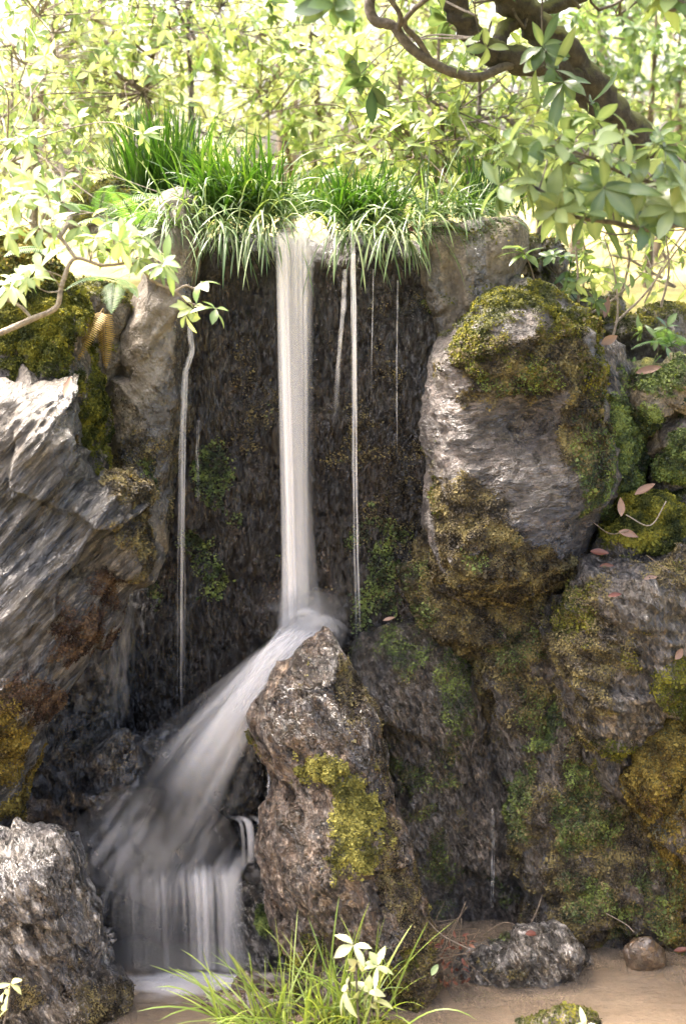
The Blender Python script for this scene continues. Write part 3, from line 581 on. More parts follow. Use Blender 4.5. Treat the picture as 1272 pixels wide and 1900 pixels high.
rock('soil_hump', 'low earthy hump the yellow grass grows from at the bottom', 'rock',
     [(480, 1960), (560, 1915), (680, 1895), (780, 1920), (830, 1980), (760, 2050), (560, 2050)], -1.0, 0.16, 'bank', 0.2, 2.4, 120, 40, 57, upmoss=1.0)

# ------------------------------------------------------------------ plants: tubes, leaves, blades
def smooth_path(pts, k=6):
    pts = np.array(pts, float)
    if len(pts) < 3: k = max(k, 4)
    e = np.concatenate([[2 * pts[0] - pts[1]], pts, [2 * pts[-1] - pts[-2]]]); out = []
    for i in range(1, len(e) - 2):
        a, b, c, d = e[i - 1:i + 3]
        for t in np.linspace(0, 1, k, endpoint=False):
            out.append(0.5 * (2 * b + (c - a) * t + (2 * a - 5 * b + 4 * c - d) * t * t + (3 * b - a - 3 * c + d) * t ** 3))
    out.append(e[-2]); return np.array(out)
class MB:
    def __init__(s): s.V = []; s.F = {3: [], 4: []}; s.A = []; s.n = 0
    def add(s, V, F, a=None):
        s.V.append(V); s.F[F.shape[1]].append(F + s.n); s.n += len(V); s.A.append(np.zeros(len(V)) if a is None else np.broadcast_to(a, (len(V),)))
    def tube(s, path, rad, sides=8, a=None, rough=0.0, seed=0, flat=None):
        path = np.asarray(path, float); n = len(path); rad = np.broadcast_to(rad, (n,)).astype(float)
        T = unit(np.gradient(path, axis=0)); up = np.array([0, 0, 1.0]) if abs(T[0][2]) < 0.9 else np.array([0, 1.0, 0])
        U = np.zeros((n, 3)); u = unit(np.cross(T[0], up))
        for i in range(n):
            u = u - T[i] * (u @ T[i]); u = u / max(np.linalg.norm(u), 1e-9); U[i] = u
        W = np.cross(T, U); th = np.linspace(0, 2 * np.pi, sides, endpoint=False)
        V = path[:, None] + rad[:, None, None] * (np.cos(th)[None, :, None] * U[:, None] + np.sin(th)[None, :, None] * W[:, None])
        if flat: # squash along world y
            V[:, :, 1] = path[:, None, 1] + (V[:, :, 1] - path[:, None, 1]) * flat
        V = V.reshape(-1, 3)
        if rough:
            c = np.repeat(path, sides, 0); rr = np.repeat(rad, sides)
            V = c + (V - c) * (1 + rough * fbm(V / np.maximum(rr[:, None], 0.01) * 0.6, 3, seed) + rough * 0.6 * fbm(V * 25, 3, seed + 5))[:, None]
        i = np.arange(n * sides).reshape(n, sides); j = np.roll(i, -1, 1)
        F = np.stack([i[:-1], j[:-1], j[1:], i[1:]], -1).reshape(-1, 4)
        s.add(V, F, None if a is None else np.repeat(np.broadcast_to(a, (n,)), sides))
        caps = np.array([[0, k + 1, k] for k in range(1, sides - 1)])
        s.add(V[:sides], caps[:, ::-1] if False else caps, a if a is None or np.isscalar(a) else a[0]); s.add(V[-sides:], caps[:, ::-1], a if a is None or np.isscalar(a) else a[-1])
    def leaves(s, pos, ax, nrm, Ls, Ws, tone, nseg=4, droop=0.25, fold=0.25, shape=0.45):
        """all leaves at once: pos, axis, normal (n,3), lengths, widths"""
        n = len(pos); ax = unit(ax); sd_ = unit(np.cross(ax, nrm)); up = np.cross(sd_, ax)
        t = np.linspace(0, 1, nseg + 1); wv = np.sin(np.pi * np.clip(t, 0, 1) ** (math.log(0.5) / math.log(shape))) ** 0.85; wv[0] = 0.06; wv[-1] = 0.02
        Ls = np.broadcast_to(Ls, (n,)).astype(float); Ws = np.broadcast_to(Ws, (n,)).astype(float); dr = np.broadcast_to(droop, (n,))
        cen = pos[:, None] + ax[:, None] * (Ls[:, None] * t)[..., None] - up[:, None] * (Ls[:, None] * dr[:, None] * t ** 2)[..., None]
        hw = (Ws[:, None] * wv / 2)[..., None]
        l = cen + sd_[:, None] * hw + up[:, None] * hw * fold; r_ = cen - sd_[:, None] * hw + up[:, None] * hw * fold
        V = np.stack([l, cen, r_], 2).reshape(-1, 3)
        b = (np.arange(n) * (nseg + 1) * 3)[:, None, None]; k = (np.arange(nseg) * 3)[None, :, None]
        f1 = np.array([0, 1, 4, 3]); f2 = np.array([1, 2, 5, 4])
        F = np.concatenate([(b + k + f1).reshape(-1, 4), (b + k + f2).reshape(-1, 4)])
        tv = np.broadcast_to(tone, (n,))[:, None, None] + np.array([-.06, .16, -.06]) + np.linspace(.06, -.06, nseg + 1)[:, None]
        s.add(V, F, np.clip(tv, 0, 1).ravel())
    def build(s, name, mat, parent=None, aname='tone', smooth=True, origin=None):
        return mesh_obj(name, np.concatenate(s.V), [np.concatenate(f) for f in s.F.values() if f], mat, parent, {aname: np.concatenate(s.A)}, smooth, origin)

def rosettes(mb, tips, dirs, n, L, W, r, tone=(0.2, 0.9), spread=(35, 100), nseg=4, droop=0.3, fold=0.25, shape=0.5):
    """a whorl of n leaves at each twig tip"""
    tips = np.asarray(tips); dirs = unit(np.asarray(dirs)); k = len(tips)
    nn = np.full(k, n) if np.isscalar(n) else n
    idx = np.repeat(np.arange(k), nn); m_ = len(idx)
    d = dirs[idx]; a0 = unit(np.cross(d, np.array([0.31, 0.2, 0.93]))); b0 = np.cross(d, a0)
    az = np.concatenate([np.arange(c) * 2.4 + r.random() * 6 for c in nn]) + r.normal(0, 0.25, m_)
    el = np.radians(r.uniform(*spread, m_))
    ax = d * np.cos(el)[:, None] + (a0 * np.cos(az)[:, None] + b0 * np.sin(az)[:, None]) * np.sin(el)[:, None]
    ax = unit(ax + np.array([0, 0, -0.12])); nr = unit(d + 0.25 * r.normal(size=(m_, 3)) + np.array([0, 0, 0.6]))
    pos = tips[idx] - d * (r.random((m_, 1)) * L * 0.25)
    ct = r.uniform(*tone, k)[idx]
    mb.leaves(pos, ax, nr, L * r.lognormal(-0.1, 0.25, m_), W * r.lognormal(-0.05, 0.2, m_), np.clip(ct + r.normal(0, 0.13, m_), 0, 1), nseg, droop * r.uniform(0.4, 1.6, m_), fold, shape)

def branch_plant(name, label, cat, base, branches, tips, bark, leafmat, L, W, nleaf=7, seed=0, twig=0.0025, group=None, tone=(0.2, 0.9), spread=(35, 100),
                 nseg=5, droop=0.3, rough=0.15, dirfn=None, shape=0.5, sides=8, stemname='branch', fold=.25):
    """branches: list of (world path Nx3, r0, r1); tips: world points that get a twig from the nearest branch point"""
    r = np.random.default_rng(seed); root = thing(name, base, label, cat, group)
    allp = []; brobs = []
    for i, (pts, r0, r1) in enumerate(branches):
        pth = smooth_path(pts, 8); allp.append(pth)
        mb = MB(); mb.tube(pth, np.linspace(r0, r1, len(pth)), sides, rough=rough, seed=seed + i); brobs.append(mb.build(stemname, M[bark], root))
    cum = np.cumsum([len(a) for a in allp]); tips = np.asarray(tips); A_ = np.concatenate(allp); dirs = []
    tw = MB()
    for t in tips:
        dd = np.linalg.norm(A_ - t, axis=1) + 0.25 * np.maximum(A_[:, 2] - t[2], 0); b = A_[dd.argmin()]
        mid = (b + t) / 2 + r.normal(0, 0.12, 3) * np.linalg.norm(t - b) + np.array([0, 0, 0.05 * np.linalg.norm(t - b)])
        pth = smooth_path([b, mid, t], 5); ln = np.linalg.norm(t - b)
        if len(tips) <= 24:
            t1 = MB(); t1.tube(pth, np.linspace(twig * (1 + 1.2 * ln), twig * 0.7, len(pth)), 5); t1.build('twig', M[bark], brobs[int(np.searchsorted(cum, dd.argmin(), side='right'))])
        else: tw.tube(pth, np.linspace(twig * (1 + 1.2 * ln), twig * 0.7, len(pth)), 5)
        dirs.append(unit(t - mid) * 0.8 + np.array([0, 0, 0.35]) + r.normal(0, 0.25, 3) + (dirfn(t) if dirfn else 0))
    if len(tips):
        if tw.V: tw.build('twigs', M[bark], root)
        fl = MB(); rosettes(fl, tips, dirs, np.clip(r.poisson(nleaf, len(tips)), 3, 14), L, W, r, tone, spread, nseg, droop, fold, shape); fl.build('foliage', M[leafmat], root)
    return root

def PP(lst, Y=None):
    return np.array([P(a[0], a[1], a[2] if len(a) > 2 else Y) for a in lst])

def tuft(name, label, base, n, L, spread, mat, seed, W=0.006, lean=(0, -0.1), droop=1.0, up=(20, 75), tone=(0.2, 0.9), cat='grass', group=None, nseg=8, matdry=None):
    r = np.random.default_rng(seed); mb = MB()
    base = np.atleast_2d(base); k = r.integers(0, len(base), n)
    p0 = base[k] + r.normal(0, 1, (n, 3)) * np.array(spread)
    az = r.uniform(0, 2 * np.pi, n); el = np.radians(r.uniform(*up, n))
    d = np.stack([np.cos(az) * np.cos(el) + lean[0], np.sin(az) * np.cos(el) + lean[1], np.sin(el)], 1); d = unit(d)
    Ls = L * r.uniform(0.55, 1.2, n)
    t = np.linspace(0, 1, nseg + 1)
    g = droop * r.uniform(0.5, 1.5, n) * (1.15 - np.sin(el) * 0.75)
    # arc length preserving bend: rotate direction toward -z
    dirs = d[:, None] + np.array([0, 0, -1.0]) * (g[:, None] * t[None] ** 1.3 * 1.6)[..., None]; dirs = unit(dirs)
    cen = p0[:, None] + np.concatenate([np.zeros((n, 1, 3)), np.cumsum(dirs[:, :-1] * (Ls / nseg)[:, None, None], 1)], 1)
    sd_ = unit(np.cross(d, np.array([0, 0, 1.0]) + 0.3 * r.normal(size=(n, 3))))
    wv = np.array([0.7, *np.ones(nseg - 1)]) ; wv = np.concatenate([wv, [0.05]]); wv = wv * (1 - 0.55 * t ** 2)
    hw = (W * r.uniform(0.6, 1.3, n))[:, None] * wv / 2
    upv = np.cross(sd_[:, None], dirs)
    l = cen + sd_[:, None] * hw[..., None] - upv * hw[..., None] * 0.35; rr = cen - sd_[:, None] * hw[..., None] - upv * hw[..., None] * 0.35
    V = np.stack([l, cen, rr], 2).reshape(-1, 3)
    b = (np.arange(n) * (nseg + 1) * 3)[:, None, None]; kk = (np.arange(nseg) * 3)[None, :, None]
    F = np.concatenate([(b + kk + np.array([0, 1, 4, 3])).reshape(-1, 4), (b + kk + np.array([1, 2, 5, 4])).reshape(-1, 4)])
    mb.add(V, F, np.repeat(np.clip(r.uniform(*tone, n), 0, 1), (nseg + 1) * 3))
    ob = mb.build(name, M[mat], origin=base.mean(0)); return tag(ob, label, cat, group)

GT = 'grass tufts along the top of the cliff'
tuft('grass_tuft', 'tallest upright green grass tuft at the back left of the cliff top', PP([(270, 395), (330, 390), (300, 385)], 0.75), 420, 0.40, (0.055, 0.05, 0.01), 'grass', 61, 0.0095, (0, 0), 0.45, (58, 88), (0.1, 0.75), group=GT)
tuft('grass_tuft', 'large bushy grass tuft spilling over the cliff left of the waterfall', PP([(390, 400), (440, 395), (490, 400), (430, 410)], 0.3), 460, 0.31, (0.045, 0.05, 0.015), 'grass', 62, 0.0098, (0, -0.2), 1.15, (35, 88), (0.15, 0.85), group=GT)
tuft('grass_tuft', 'pale striped drooping grass fringe left of the waterfall lip', PP([(340, 410), (400, 425), (450, 430), (500, 420)], 0.18), 210, 0.33, (0.03, 0.03, 0.015), 'sedge_pale', 63, 0.0085, (0, -0.8), 2.2, (5, 60), (0.1, 0.95), group=GT)
tuft('grass_tuft', 'dark green grass tuft on the cliff right of the waterfall lip', PP([(670, 410), (715, 405), (645, 410)], 0.32), 340, 0.24, (0.05, 0.05, 0.015), 'grass', 64, 0.009, (0, -0.2), 1.15, (35, 85), (0.1, 0.75), group=GT)
tuft('grass_tuft', 'pale striped drooping grass fringe above the thin trickles', PP([(640, 425), (700, 430), (740, 435), (770, 420)], 0.2), 180, 0.33, (0.03, 0.03, 0.015), 'sedge_pale', 65, 0.0085, (0.1, -0.8), 2.2, (5, 60), (0.05, 0.9), group=GT)
tuft('grass_tuft', 'sparse arching grass tuft on the flat topped brown stone', PP([(800, 405), (840, 400), (875, 400)], 0.28), 170, 0.3, (0.03, 0.03, 0.01), 'sedge_pale', 66, 0.006, (0.35, -0.5), 1.0, (15, 60), (0.0, 0.6), group=GT)
tuft('grass_tuft', 'small dark grass tuft behind the brown stone under the tree', PP([(900, 395), (930, 400), (870, 390)], 0.75), 150, 0.3, (0.06, 0.05, 0.01), 'grass', 67, 0.007, (0, 0), 0.6, (50, 88), (0.0, 0.55), group=GT)
tuft('grass_tuft', 'low green grass growing in the channel right behind the waterfall lip', PP([(545, 400), (575, 398), (600, 402)], 0.95), 170, 0.22, (0.06, 0.05, 0.01), 'grass', 71, 0.008, (0, 0), 0.9, (30, 85), (0.3, 1.0), group=GT)
tuft('grass_tuft', 'wispy grass between the fern and the striped fringe', PP([(300, 420), (330, 430)], 0.1), 130, 0.30, (0.03, 0.03, 0.02), 'sedge_pale', 68, 0.0055, (-0.5, -0.6), 1.6, (10, 60), (0.0, 0.8), group=GT)
tuft('grass_tuft', 'yellow green arching grass at the bottom in front of the pool', PP([(600, 1905), (660, 1895), (540, 1915)], -1.1), 150, 0.36, (0.07, 0.05, 0.01), 'grass_yellow', 69, 0.0075, (-0.05, 0), 0.9, (35, 85), (0.1, 0.8))
tuft('grass_tuft', 'long bowed grass blades reaching left over the pool', PP([(500, 1925), (450, 1930)], -1.1), 34, 0.42, (0.05, 0.05, 0.01), 'grass_yellow', 70, 0.0085, (-0.75, 0), 0.9, (45, 75), (0.2, 0.8))

def fern(name, label, base, dirs, L, mat, seed, wid=0.2):
    r = np.random.default_rng(seed); root = thing(name, base, label, 'fern')
    for dv in dirs:
        d = unit(np.array(dv, float)); n = 30; t = np.linspace(0, 1, n)
        LL = L * r.uniform(0.8, 1.15)
        dd = unit(d[None] + np.array([0, 0, -1.0]) * (0.9 * t ** 1.4)[:, None]); pth = base + np.concatenate([[np.zeros(3)], np.cumsum(dd[:-1] * LL / (n - 1), 0)])
        mb = MB(); mb.tube(pth, np.linspace(0.0022, 0.0008, n), 5, a=0.3)
        sd_ = unit(np.cross(dd, np.array([0, 0, 1.0]) + 0.2 * r.normal(size=3))); upv = np.cross(sd_, dd)
        k = np.arange(3, n); w_ = wid * LL * np.sin(np.pi * (0.12 + 0.88 * t[k]) ** 0.8) ** 0.8 + 0.004
        for sg in (-1, 1):
            pa = sd_[k] * sg + dd[k] * 0.35
            mb.leaves(pth[k], pa, upv[k], w_ * r.uniform(0.9, 1.1, len(k)), LL / n * 0.62, np.clip(r.uniform(0.2, 0.8) + r.normal(0, 0.1, len(k)), 0, 1), 4, 0.2, 0.1, 0.35)
        mb.build('frond', M[mat], root)
    return root
fern('fern', 'pale fern fronds over the slab stone left of the grass', P(255, 425, -0.02), [(-.9, -.5, .5), (-.5, -.8, .35), (.4, -.7, .6), (-.2, -.6, .8)], 0.26, 'fern', 81)
fern('fern', 'green fern hanging below the lime leaves near the gap', P(215, 520, -0.22), [(.3, -.6, .1), (.05, -.7, -.1), (-.5, -.6, .2), (.6, -.3, .3)], 0.22, 'fern', 82)
fern('fern', 'feathery fern behind the lime shrub at the left', P(185, 400, 0.35), [(-.8, -.3, .5), (.7, -.3, .5), (.2, -.6, .6), (-.4, -.7, .4), (.9, -.2, .2)], 0.3, 'fern', 83)
fern('fern', 'fern patch on the mossy boulder under the lime shrub', P(110, 470, -0.3), [(-.6, -.6, .3), (.5, -.6, .3), (.9, -.2, .4), (0, -.8, .3)], 0.22, 'fern', 84)
fern('fern', 'brown withered fern frond hanging in the dark gap', P(192, 572, -0.12), [(.05, -.25, -.5), (-.2, -.4, -.3)], 0.28, 'fern_brown', 85, 0.17)
fern('fern', 'low green fern at the right edge near the mossy stones', P(1245, 640, 0.1), [(-.8, -.4, .3), (.7, -.5, .3), (0, -.7, .4), (-.4, -.6, .6)], 0.2, 'fern', 86)

# left lime shrub
def rtips(poly, n, Yr, r, mind=14):
    """random tips inside a pixel polygon at depths in Yr"""
    poly = np.array(poly, float); lo, hi = poly.min(0), poly.max(0); out = []
    while len(out) < n:
        p = lo + r.random(2) * (hi - lo); c = False; j = len(poly) - 1
        for i in range(len(poly)):
            if (poly[i][1] > p[1]) != (poly[j][1] > p[1]) and p[0] < (poly[j][0] - poly[i][0]) * (p[1] - poly[i][1]) / (poly[j][1] - poly[i][1]) + poly[i][0]: c = not c
            j = i
        if c: out.append(P(p[0], p[1], r.uniform(*Yr)))
    return np.array(out)
r = np.random.default_rng(91)
lt = np.concatenate([PP([(345, 585), (372, 522), (402, 572), (362, 568), (300, 470), (275, 455), (235, 425), (190, 440), (150, 420), (250, 485), (205, 470)], -0.75), rtips([(0, 290), (130, 320), (170, 400), (300, 440), (310, 490), (240, 500), (120, 450), (0, 440)], 40, (-1.0, -0.55), r), rtips([(0, 490), (80, 490), (60, 540), (0, 560)], 6, (-1.05, -0.8), r)])
branch_plant('lime_shrub', 'sunlit shrub with twisted pale branches and lime leaf whorls at the left edge', 'shrub', P(-160, 700, -0.6),
    [(PP([(-160, 700, -.6), (-60, 640, -.8), (0, 618, -.85), (60, 592, -.85), (105, 570, -.85), (115, 530, -.83), (138, 480, -.8), (190, 492, -.8), (250, 490, -.78), (285, 522, -.76), (325, 540, -.75), (345, 560, -.75)]), 0.012, 0.003),
     (PP([(140, 478, -.8), (110, 440, -.78), (60, 415, -.75), (55, 360, -.7), (20, 310, -.7)]), 0.007, 0.003),
     (PP([(325, 540, -.75), (345, 530, -.75), (360, 535, -.74), (375, 525, -.75)]), 0.004, 0.002),
     (PP([(60, 592, -.85), (40, 570, -.84), (20, 560, -.84), (-5, 555, -.85)]), 0.006, 0.003),
     (PP([(110, 440, -.78), (130, 400, -.7), (105, 358, -.66), (118, 328, -.64), (112, 305, -.63)]), 0.009, 0.008)],
    lt, 'bark_pale', 'leaf_lime', 0.066, 0.026, 7, 91, 0.002, tone=(0.15, 0.9), shape=0.6, droop=0.35, spread=(60, 105), dirfn=lambda t: np.array([0, -.45, .3]))
# the big tree: trunk, boughs, gnarled branch, crown overhead
tree = thing('tree', P(1560, 640, 1.2), 'old mossy barked tree leaning over the top right corner with thick boughs', 'tree')
def limb(name, pts, r0, r1, bark='bark', rough=0.3, seed=0, sides=16, parent=tree, k=10):
    pth = smooth_path(PP(pts), k); mb = MB(); mb.tube(pth, np.linspace(r0, r1, len(pth)), sides, rough=rough, seed=seed); return mb.build(name, M[bark], parent)
trunk = limb('trunk', [(1560, 660, 1.2), (1440, 480, .9), (1330, 370, .6), (1215, 290, .35), (1130, 205, .2), (1055, 110, .1), (1000, 50, .05), (945, 0, 0), (880, -80, -.1), (800, -200, -.2)], 0.09, 0.042, seed=3)
limb('bough', [(1090, 165, .16), (1030, 128, .05), (960, 112, -.05), (905, 95, -.1), (870, 55, -.12), (838, 0, -.15), (800, -70, -.2), (740, -200, -.3)], 0.05, 0.038, seed=5, parent=trunk)
limb('bough', [(1060, 115, .12), (990, 20, .3), (950, -60, .5), (930, -160, .6)], 0.036, 0.026, seed=6, parent=trunk)
limb('bough', [(925, 100, -.08), (935, 55, -.02), (985, 25, .05), (1060, 0, .15), (1130, -40, .2)], 0.028, 0.025, seed=7, parent=trunk)
limb('branch', [(985, 122, -.02), (940, 122, -.1), (890, 143, -.16), (850, 138, -.2), (808, 120, -.22), (775, 100, -.24), (745, 70, -.25), (728, 48, -.25), (695, 38, -.25), (684, 10, -.25), (688, -30, -.25), (660, -90, -.3)], 0.016, 0.02, 'bark_grey', 0.14, 8, 12, parent=trunk)
limb('branch', [(800, 116, -.22), (775, 75, -.25), (750, 45, -.28), (770, 15, -.3), (810, -15, -.35)], 0.012, 0.008, 'bark_grey', 0.14, 9, 10, parent=trunk)
limb('branch', [(738, 60, -.25), (742, 30, -.3), (725, 0, -.32), (700, -40, -.36)], 0.011, 0.008, 'bark_grey', 0.14, 10, 10, parent=trunk)
r = np.random.default_rng(92)
tp = rtips([(560, -300), (1500, -380), (1700, 100), (1300, 10), (1000, -40), (600, -60)], 420, (-1.2, 2.2), r)
fl = MB(); tw = MB()
for t in tp: tw.tube(smooth_path([t, t + r.normal(0, .06, 3) + np.array([0.05, 0.05, -.05]), t + np.array([.2, .12, -.02]) + r.normal(0, .08, 3)], 3), np.array([.003, .004, .005, .006, .006, .007, .007])[:7], 5)
rosettes(fl, tp, np.array([-.2, -.2, .6]) + r.normal(0, .5, tp.shape), np.clip(r.poisson(8, len(tp)), 4, 14), 0.13, 0.05, r, (0.1, 0.8)); fl.build('crown', M['leaf_dark'], tree); tw.build('twigs', M['bark_grey'], tree)

# right evergreen with big glossy leaves
r = np.random.default_rng(93)
et = np.concatenate([PP([(945, 262), (985, 340), (1010, 285), (1062, 345), (1100, 258), (1150, 290), (1085, 395), (1185, 345), (1235, 300), (1245, 385), (1195, 420), (925, 345), (1040, 255), (1120, 350), (1160, 240), (1215, 260), (1030, 390), (1262, 330)], -1.15), rtips([(1090, 200), (1290, 240), (1290, 440), (1150, 430), (1030, 400), (980, 300)], 30, (-1.0, -0.4), r)])
branch_plant('evergreen_shrub', 'evergreen branch with large glossy drooping leaves in front of the tree trunk', 'shrub', P(1480, 620, -0.6),
    [(PP([(1480, 620, -.6), (1360, 480, -.9), (1280, 420, -1.0), (1200, 425, -1.05), (1130, 412, -1.1), (1060, 400, -1.1), (1020, 365, -1.1), (960, 330, -1.12)]), 0.012, 0.004),
     (PP([(1280, 420, -1.0), (1225, 350, -1.05), (1150, 320, -1.1), (1090, 290, -1.1), (1020, 270, -1.12)]), 0.008, 0.003)],
    et, 'bark_grey', 'leaf_ever', 0.105, 0.044, 7, 93, 0.0025, tone=(0.45, 1.0), shape=0.55, droop=0.3, spread=(45, 110))
et = PP([(880, 75, -.6), (905, 90, -.6), (1005, 85, -.6), (1030, 130, -.6), (985, 130, -.55), (1100, 195, -.5), (1045, 150, -.55), (1010, 105, -.55), (620, 10, -1.2), (590, -10, -1.2), (665, 140, .4), (660, 90, .4), (825, 40, -.1), (690, 160, .4)])
branch_plant('evergreen_sprig', 'thin sprigs of dark leaves hanging across the mossy boughs', 'shrub', P(1000, -250, -.5),
    [(PP([(1000, -250, -.5), (900, -100, -.55), (880, 0, -.6), (890, 70, -.6)]), 0.005, 0.002), (PP([(1000, -250, -.5), (1010, -100, -.5), (1005, 0, -.55), (1010, 90, -.55), (1050, 160, -.52)]), 0.005, 0.002), (PP([(900, -120, -.55), (700, -160, -.9), (600, -60, -1.2)]), 0.005, 0.002)],
    et, 'bark_grey', 'leaf_ever', 0.10, 0.042, 6, 94, 0.002, tone=(0.1, 0.7), shape=0.55)

# background shrubs and small trees on the plateau
def clump_tree(name, label, cat, bx, Y, crown, n, leafmat, L, W, seed, stems, bark='bark_brown', tone=(0.1, 0.95), nleaf=7, dep=0.7, group=None, r0=0.022):
    """stems: pixel polylines at depth Y; crown: pixel polygon filled with leaf clumps around centres"""
    r = np.random.default_rng(seed)
    n = int(n * 0.8); cs = rtips(crown, max(6, n // 10), (Y - dep, Y + dep), r)
    tips = cs[r.integers(0, len(cs), n)] + r.normal(0, 1, (n, 3)) * np.array([0.22, 0.25, 0.15]) * (1 + 0.05 * Y)
    brs = []
    for i, s in enumerate(stems):
        w_ = PP(s, Y); w_[:, 1] += r.normal(0, 0.05, len(w_)); brs.append((w_, r0 * (1 if i == 0 else 0.6), 0.006))
    for c in cs[:14]:
        A_ = np.concatenate([b[0] for b in brs[:len(stems)]]); b = A_[np.linalg.norm(A_ - c, axis=1).argmin()]
        brs.append((np.array([b, (b + c) / 2 + r.normal(0, .08, 3), c]), 0.008, 0.003))
    base = P(bx, 420, Y); base[2] = zg(base[0], base[1])
    brs[0] = (np.concatenate([[base], brs[0][0]]), brs[0][1], brs[0][2])
    return branch_plant(name, label, cat, base, brs, tips, bark, leafmat, L * .8, W * .8, nleaf, seed, 0.002, group, tone, (30, 110), 3, 0.3, 0.1, None, 0.5, 6, 'stem')
BG = 'shrubs growing behind the cliff top'
clump_tree('shrub', 'pale leaved shrub with a forked stem at the far top left', 'shrub', 60, 1.6, [(-60, -60), (200, -60), (210, 150), (150, 300), (-60, 330)], 330, 'leaf_lime', .085, .034, 101, [[(58, 260), (75, 180), (95, 60), (110, -40)], [(5, 300), (25, 200), (15, 80)]], 'bark_pale', group=BG)
clump_tree('shrub', 'shrub with a crooked brown branch left of the tallest grass', 'shrub', 278, 1.9, [(120, 0), (340, -20), (360, 180), (300, 260), (200, 250), (130, 130)], 300, 'leaf_lime', .08, .033, 102, [[(276, 240), (268, 175), (235, 150), (190, 115), (150, 50), (190, 0)], [(268, 175), (285, 110), (300, 20)]], 'bark_brown', group=BG)
clump_tree('shrub', 'slim grey stemmed shrub behind the tall grass tuft', 'shrub', 360, 2.1, [(300, -40), (470, -40), (470, 160), (400, 230), (310, 220)], 260, 'leaf_bg', .08, .032, 103, [[(358, 240), (352, 150), (350, 60), (356, -30)]], 'bark_grey', group=BG)
clump_tree('shrub', 'bright yellow green shrub right behind the waterfall lip', 'shrub', 640, 2.4, [(420, 60), (560, -40), (700, -20), (720, 180), (690, 300), (560, 320), (470, 250)], 420, 'leaf_yellow', .085, .035, 104, [[(585, 330), (590, 200), (575, 60), (560, -30)], [(540, 330), (520, 180), (480, 60)]], 'bark_brown', group=BG)
clump_tree('shrub', 'leafy shrub with a straight brown stem right of the falls', 'shrub', 830, 1.3, [(620, 180), (760, 140), (880, 190), (880, 300), (800, 320), (690, 330)], 260, 'leaf_bg', .085, .036, 105, [[(828, 360), (825, 290), (816, 200), (812, 120), (818, 20)], [(805, 370), (808, 300), (800, 220)]], 'bark_brown', group=BG, r0=0.016)
clump_tree('shrub', 'dark stemmed shrub leaning right under the mossy tree', 'shrub', 862, 1.5, [(820, 160), (960, 180), (1000, 280), (900, 320), (840, 280)], 170, 'leaf_bg', .085, .034, 106, [[(866, 365), (872, 300), (885, 220), (890, 130), (910, 40)], [(845, 365), (840, 320), (850, 270)]], 'bark_grey', group=BG, r0=0.018)
clump_tree('shrub', 'dense green shrub behind the boughs at the top centre', 'shrub', 740, 3.2, [(620, -60), (900, -60), (900, 120), (700, 150)], 330, 'leaf_bg', .095, .038, 107, [[(735, 340), (745, 150), (760, 0)]], 'bark_brown', group=BG)
clump_tree('shrub', 'dark leaved tree behind the trunk at the right edge', 'tree', 1205, 3.0, [(1080, -40), (1320, -40), (1320, 220), (1180, 240), (1060, 120)], 420, 'leaf_dark', .1, .038, 108, [[(1208, 360), (1210, 220), (1215, 80), (1220, -40)], [(1262, 340), (1262, 200), (1258, 60)]], 'bark_brown', group=BG, r0=0.03)
clump_tree('shrub', 'mixed shrub low behind the lime leaves at far left', 'shrub', 20, 1.1, [(-60, 200), (190, 190), (220, 300), (120, 340), (-60, 350)], 200, 'leaf_lime', .075, .03, 109, [[(30, 380), (25, 300), (10, 230)]], 'bark_pale', group=BG)
clump_tree('shrub', 'blue green shrub seen between trunk and evergreen leaves', 'shrub', 1000, 3.4, [(900, 130), (1080, 150), (1130, 300), (1000, 380), (900, 330)], 260, 'leaf_dark', .095, .036, 110, [[(1000, 390), (990, 300), (980, 180)]], 'bark_grey', group=BG)
clump_tree('shrub', 'shrub with thin bare stems above the yellow moss ground', 'shrub', 1130, 1.3, [(1060, 420), (1180, 400), (1290, 440), (1280, 520), (1100, 500)], 60, 'leaf_bg', .08, .028, 111, [[(1150, 640), (1148, 560), (1165, 480), (1150, 420)], [(1080, 560), (1085, 480), (1070, 420)], [(1190, 560), (1230, 480), (1280, 420)]], 'bark_pale', group=BG, r0=0.008, dep=.3)
# thin sapling stems over the right bank, each a thing
SP = 'thin stems rising from the right bank'
sap = [('pale bent sapling stem rising from behind the boulder', [(1132, 640), (1145, 580), (1138, 500), (1120, 440)], .1), ('slender stem leaning right over the yellow ground', [(1140, 600), (1200, 540), (1250, 470), (1290, 420)], .3),
       ('upright thin stem beside the small grey stones', [(1072, 560), (1070, 490), (1062, 430), (1050, 380)], .2), ('forked brown twig stem near the right edge', [(1225, 570), (1240, 500), (1235, 430), (1250, 380)], .4), ('low arching stem crossing the others', [(1060, 600), (1130, 560), (1200, 500), (1240, 480)], .5)]
r = np.random.default_rng(120)
for i, (lb, pts, Y) in enumerate(sap):
    w_ = PP(pts, Y); tips = np.concatenate([w_[2:] + r.normal(0, .08, (len(w_) - 2, 3)) for _ in range(3)])
    branch_plant('sapling', lb, 'plant', w_[0], [(w_, .0055, .002)], tips, 'bark_pale', 'leaf_bg', .06, .024, 3, 121 + i, .0014, SP)
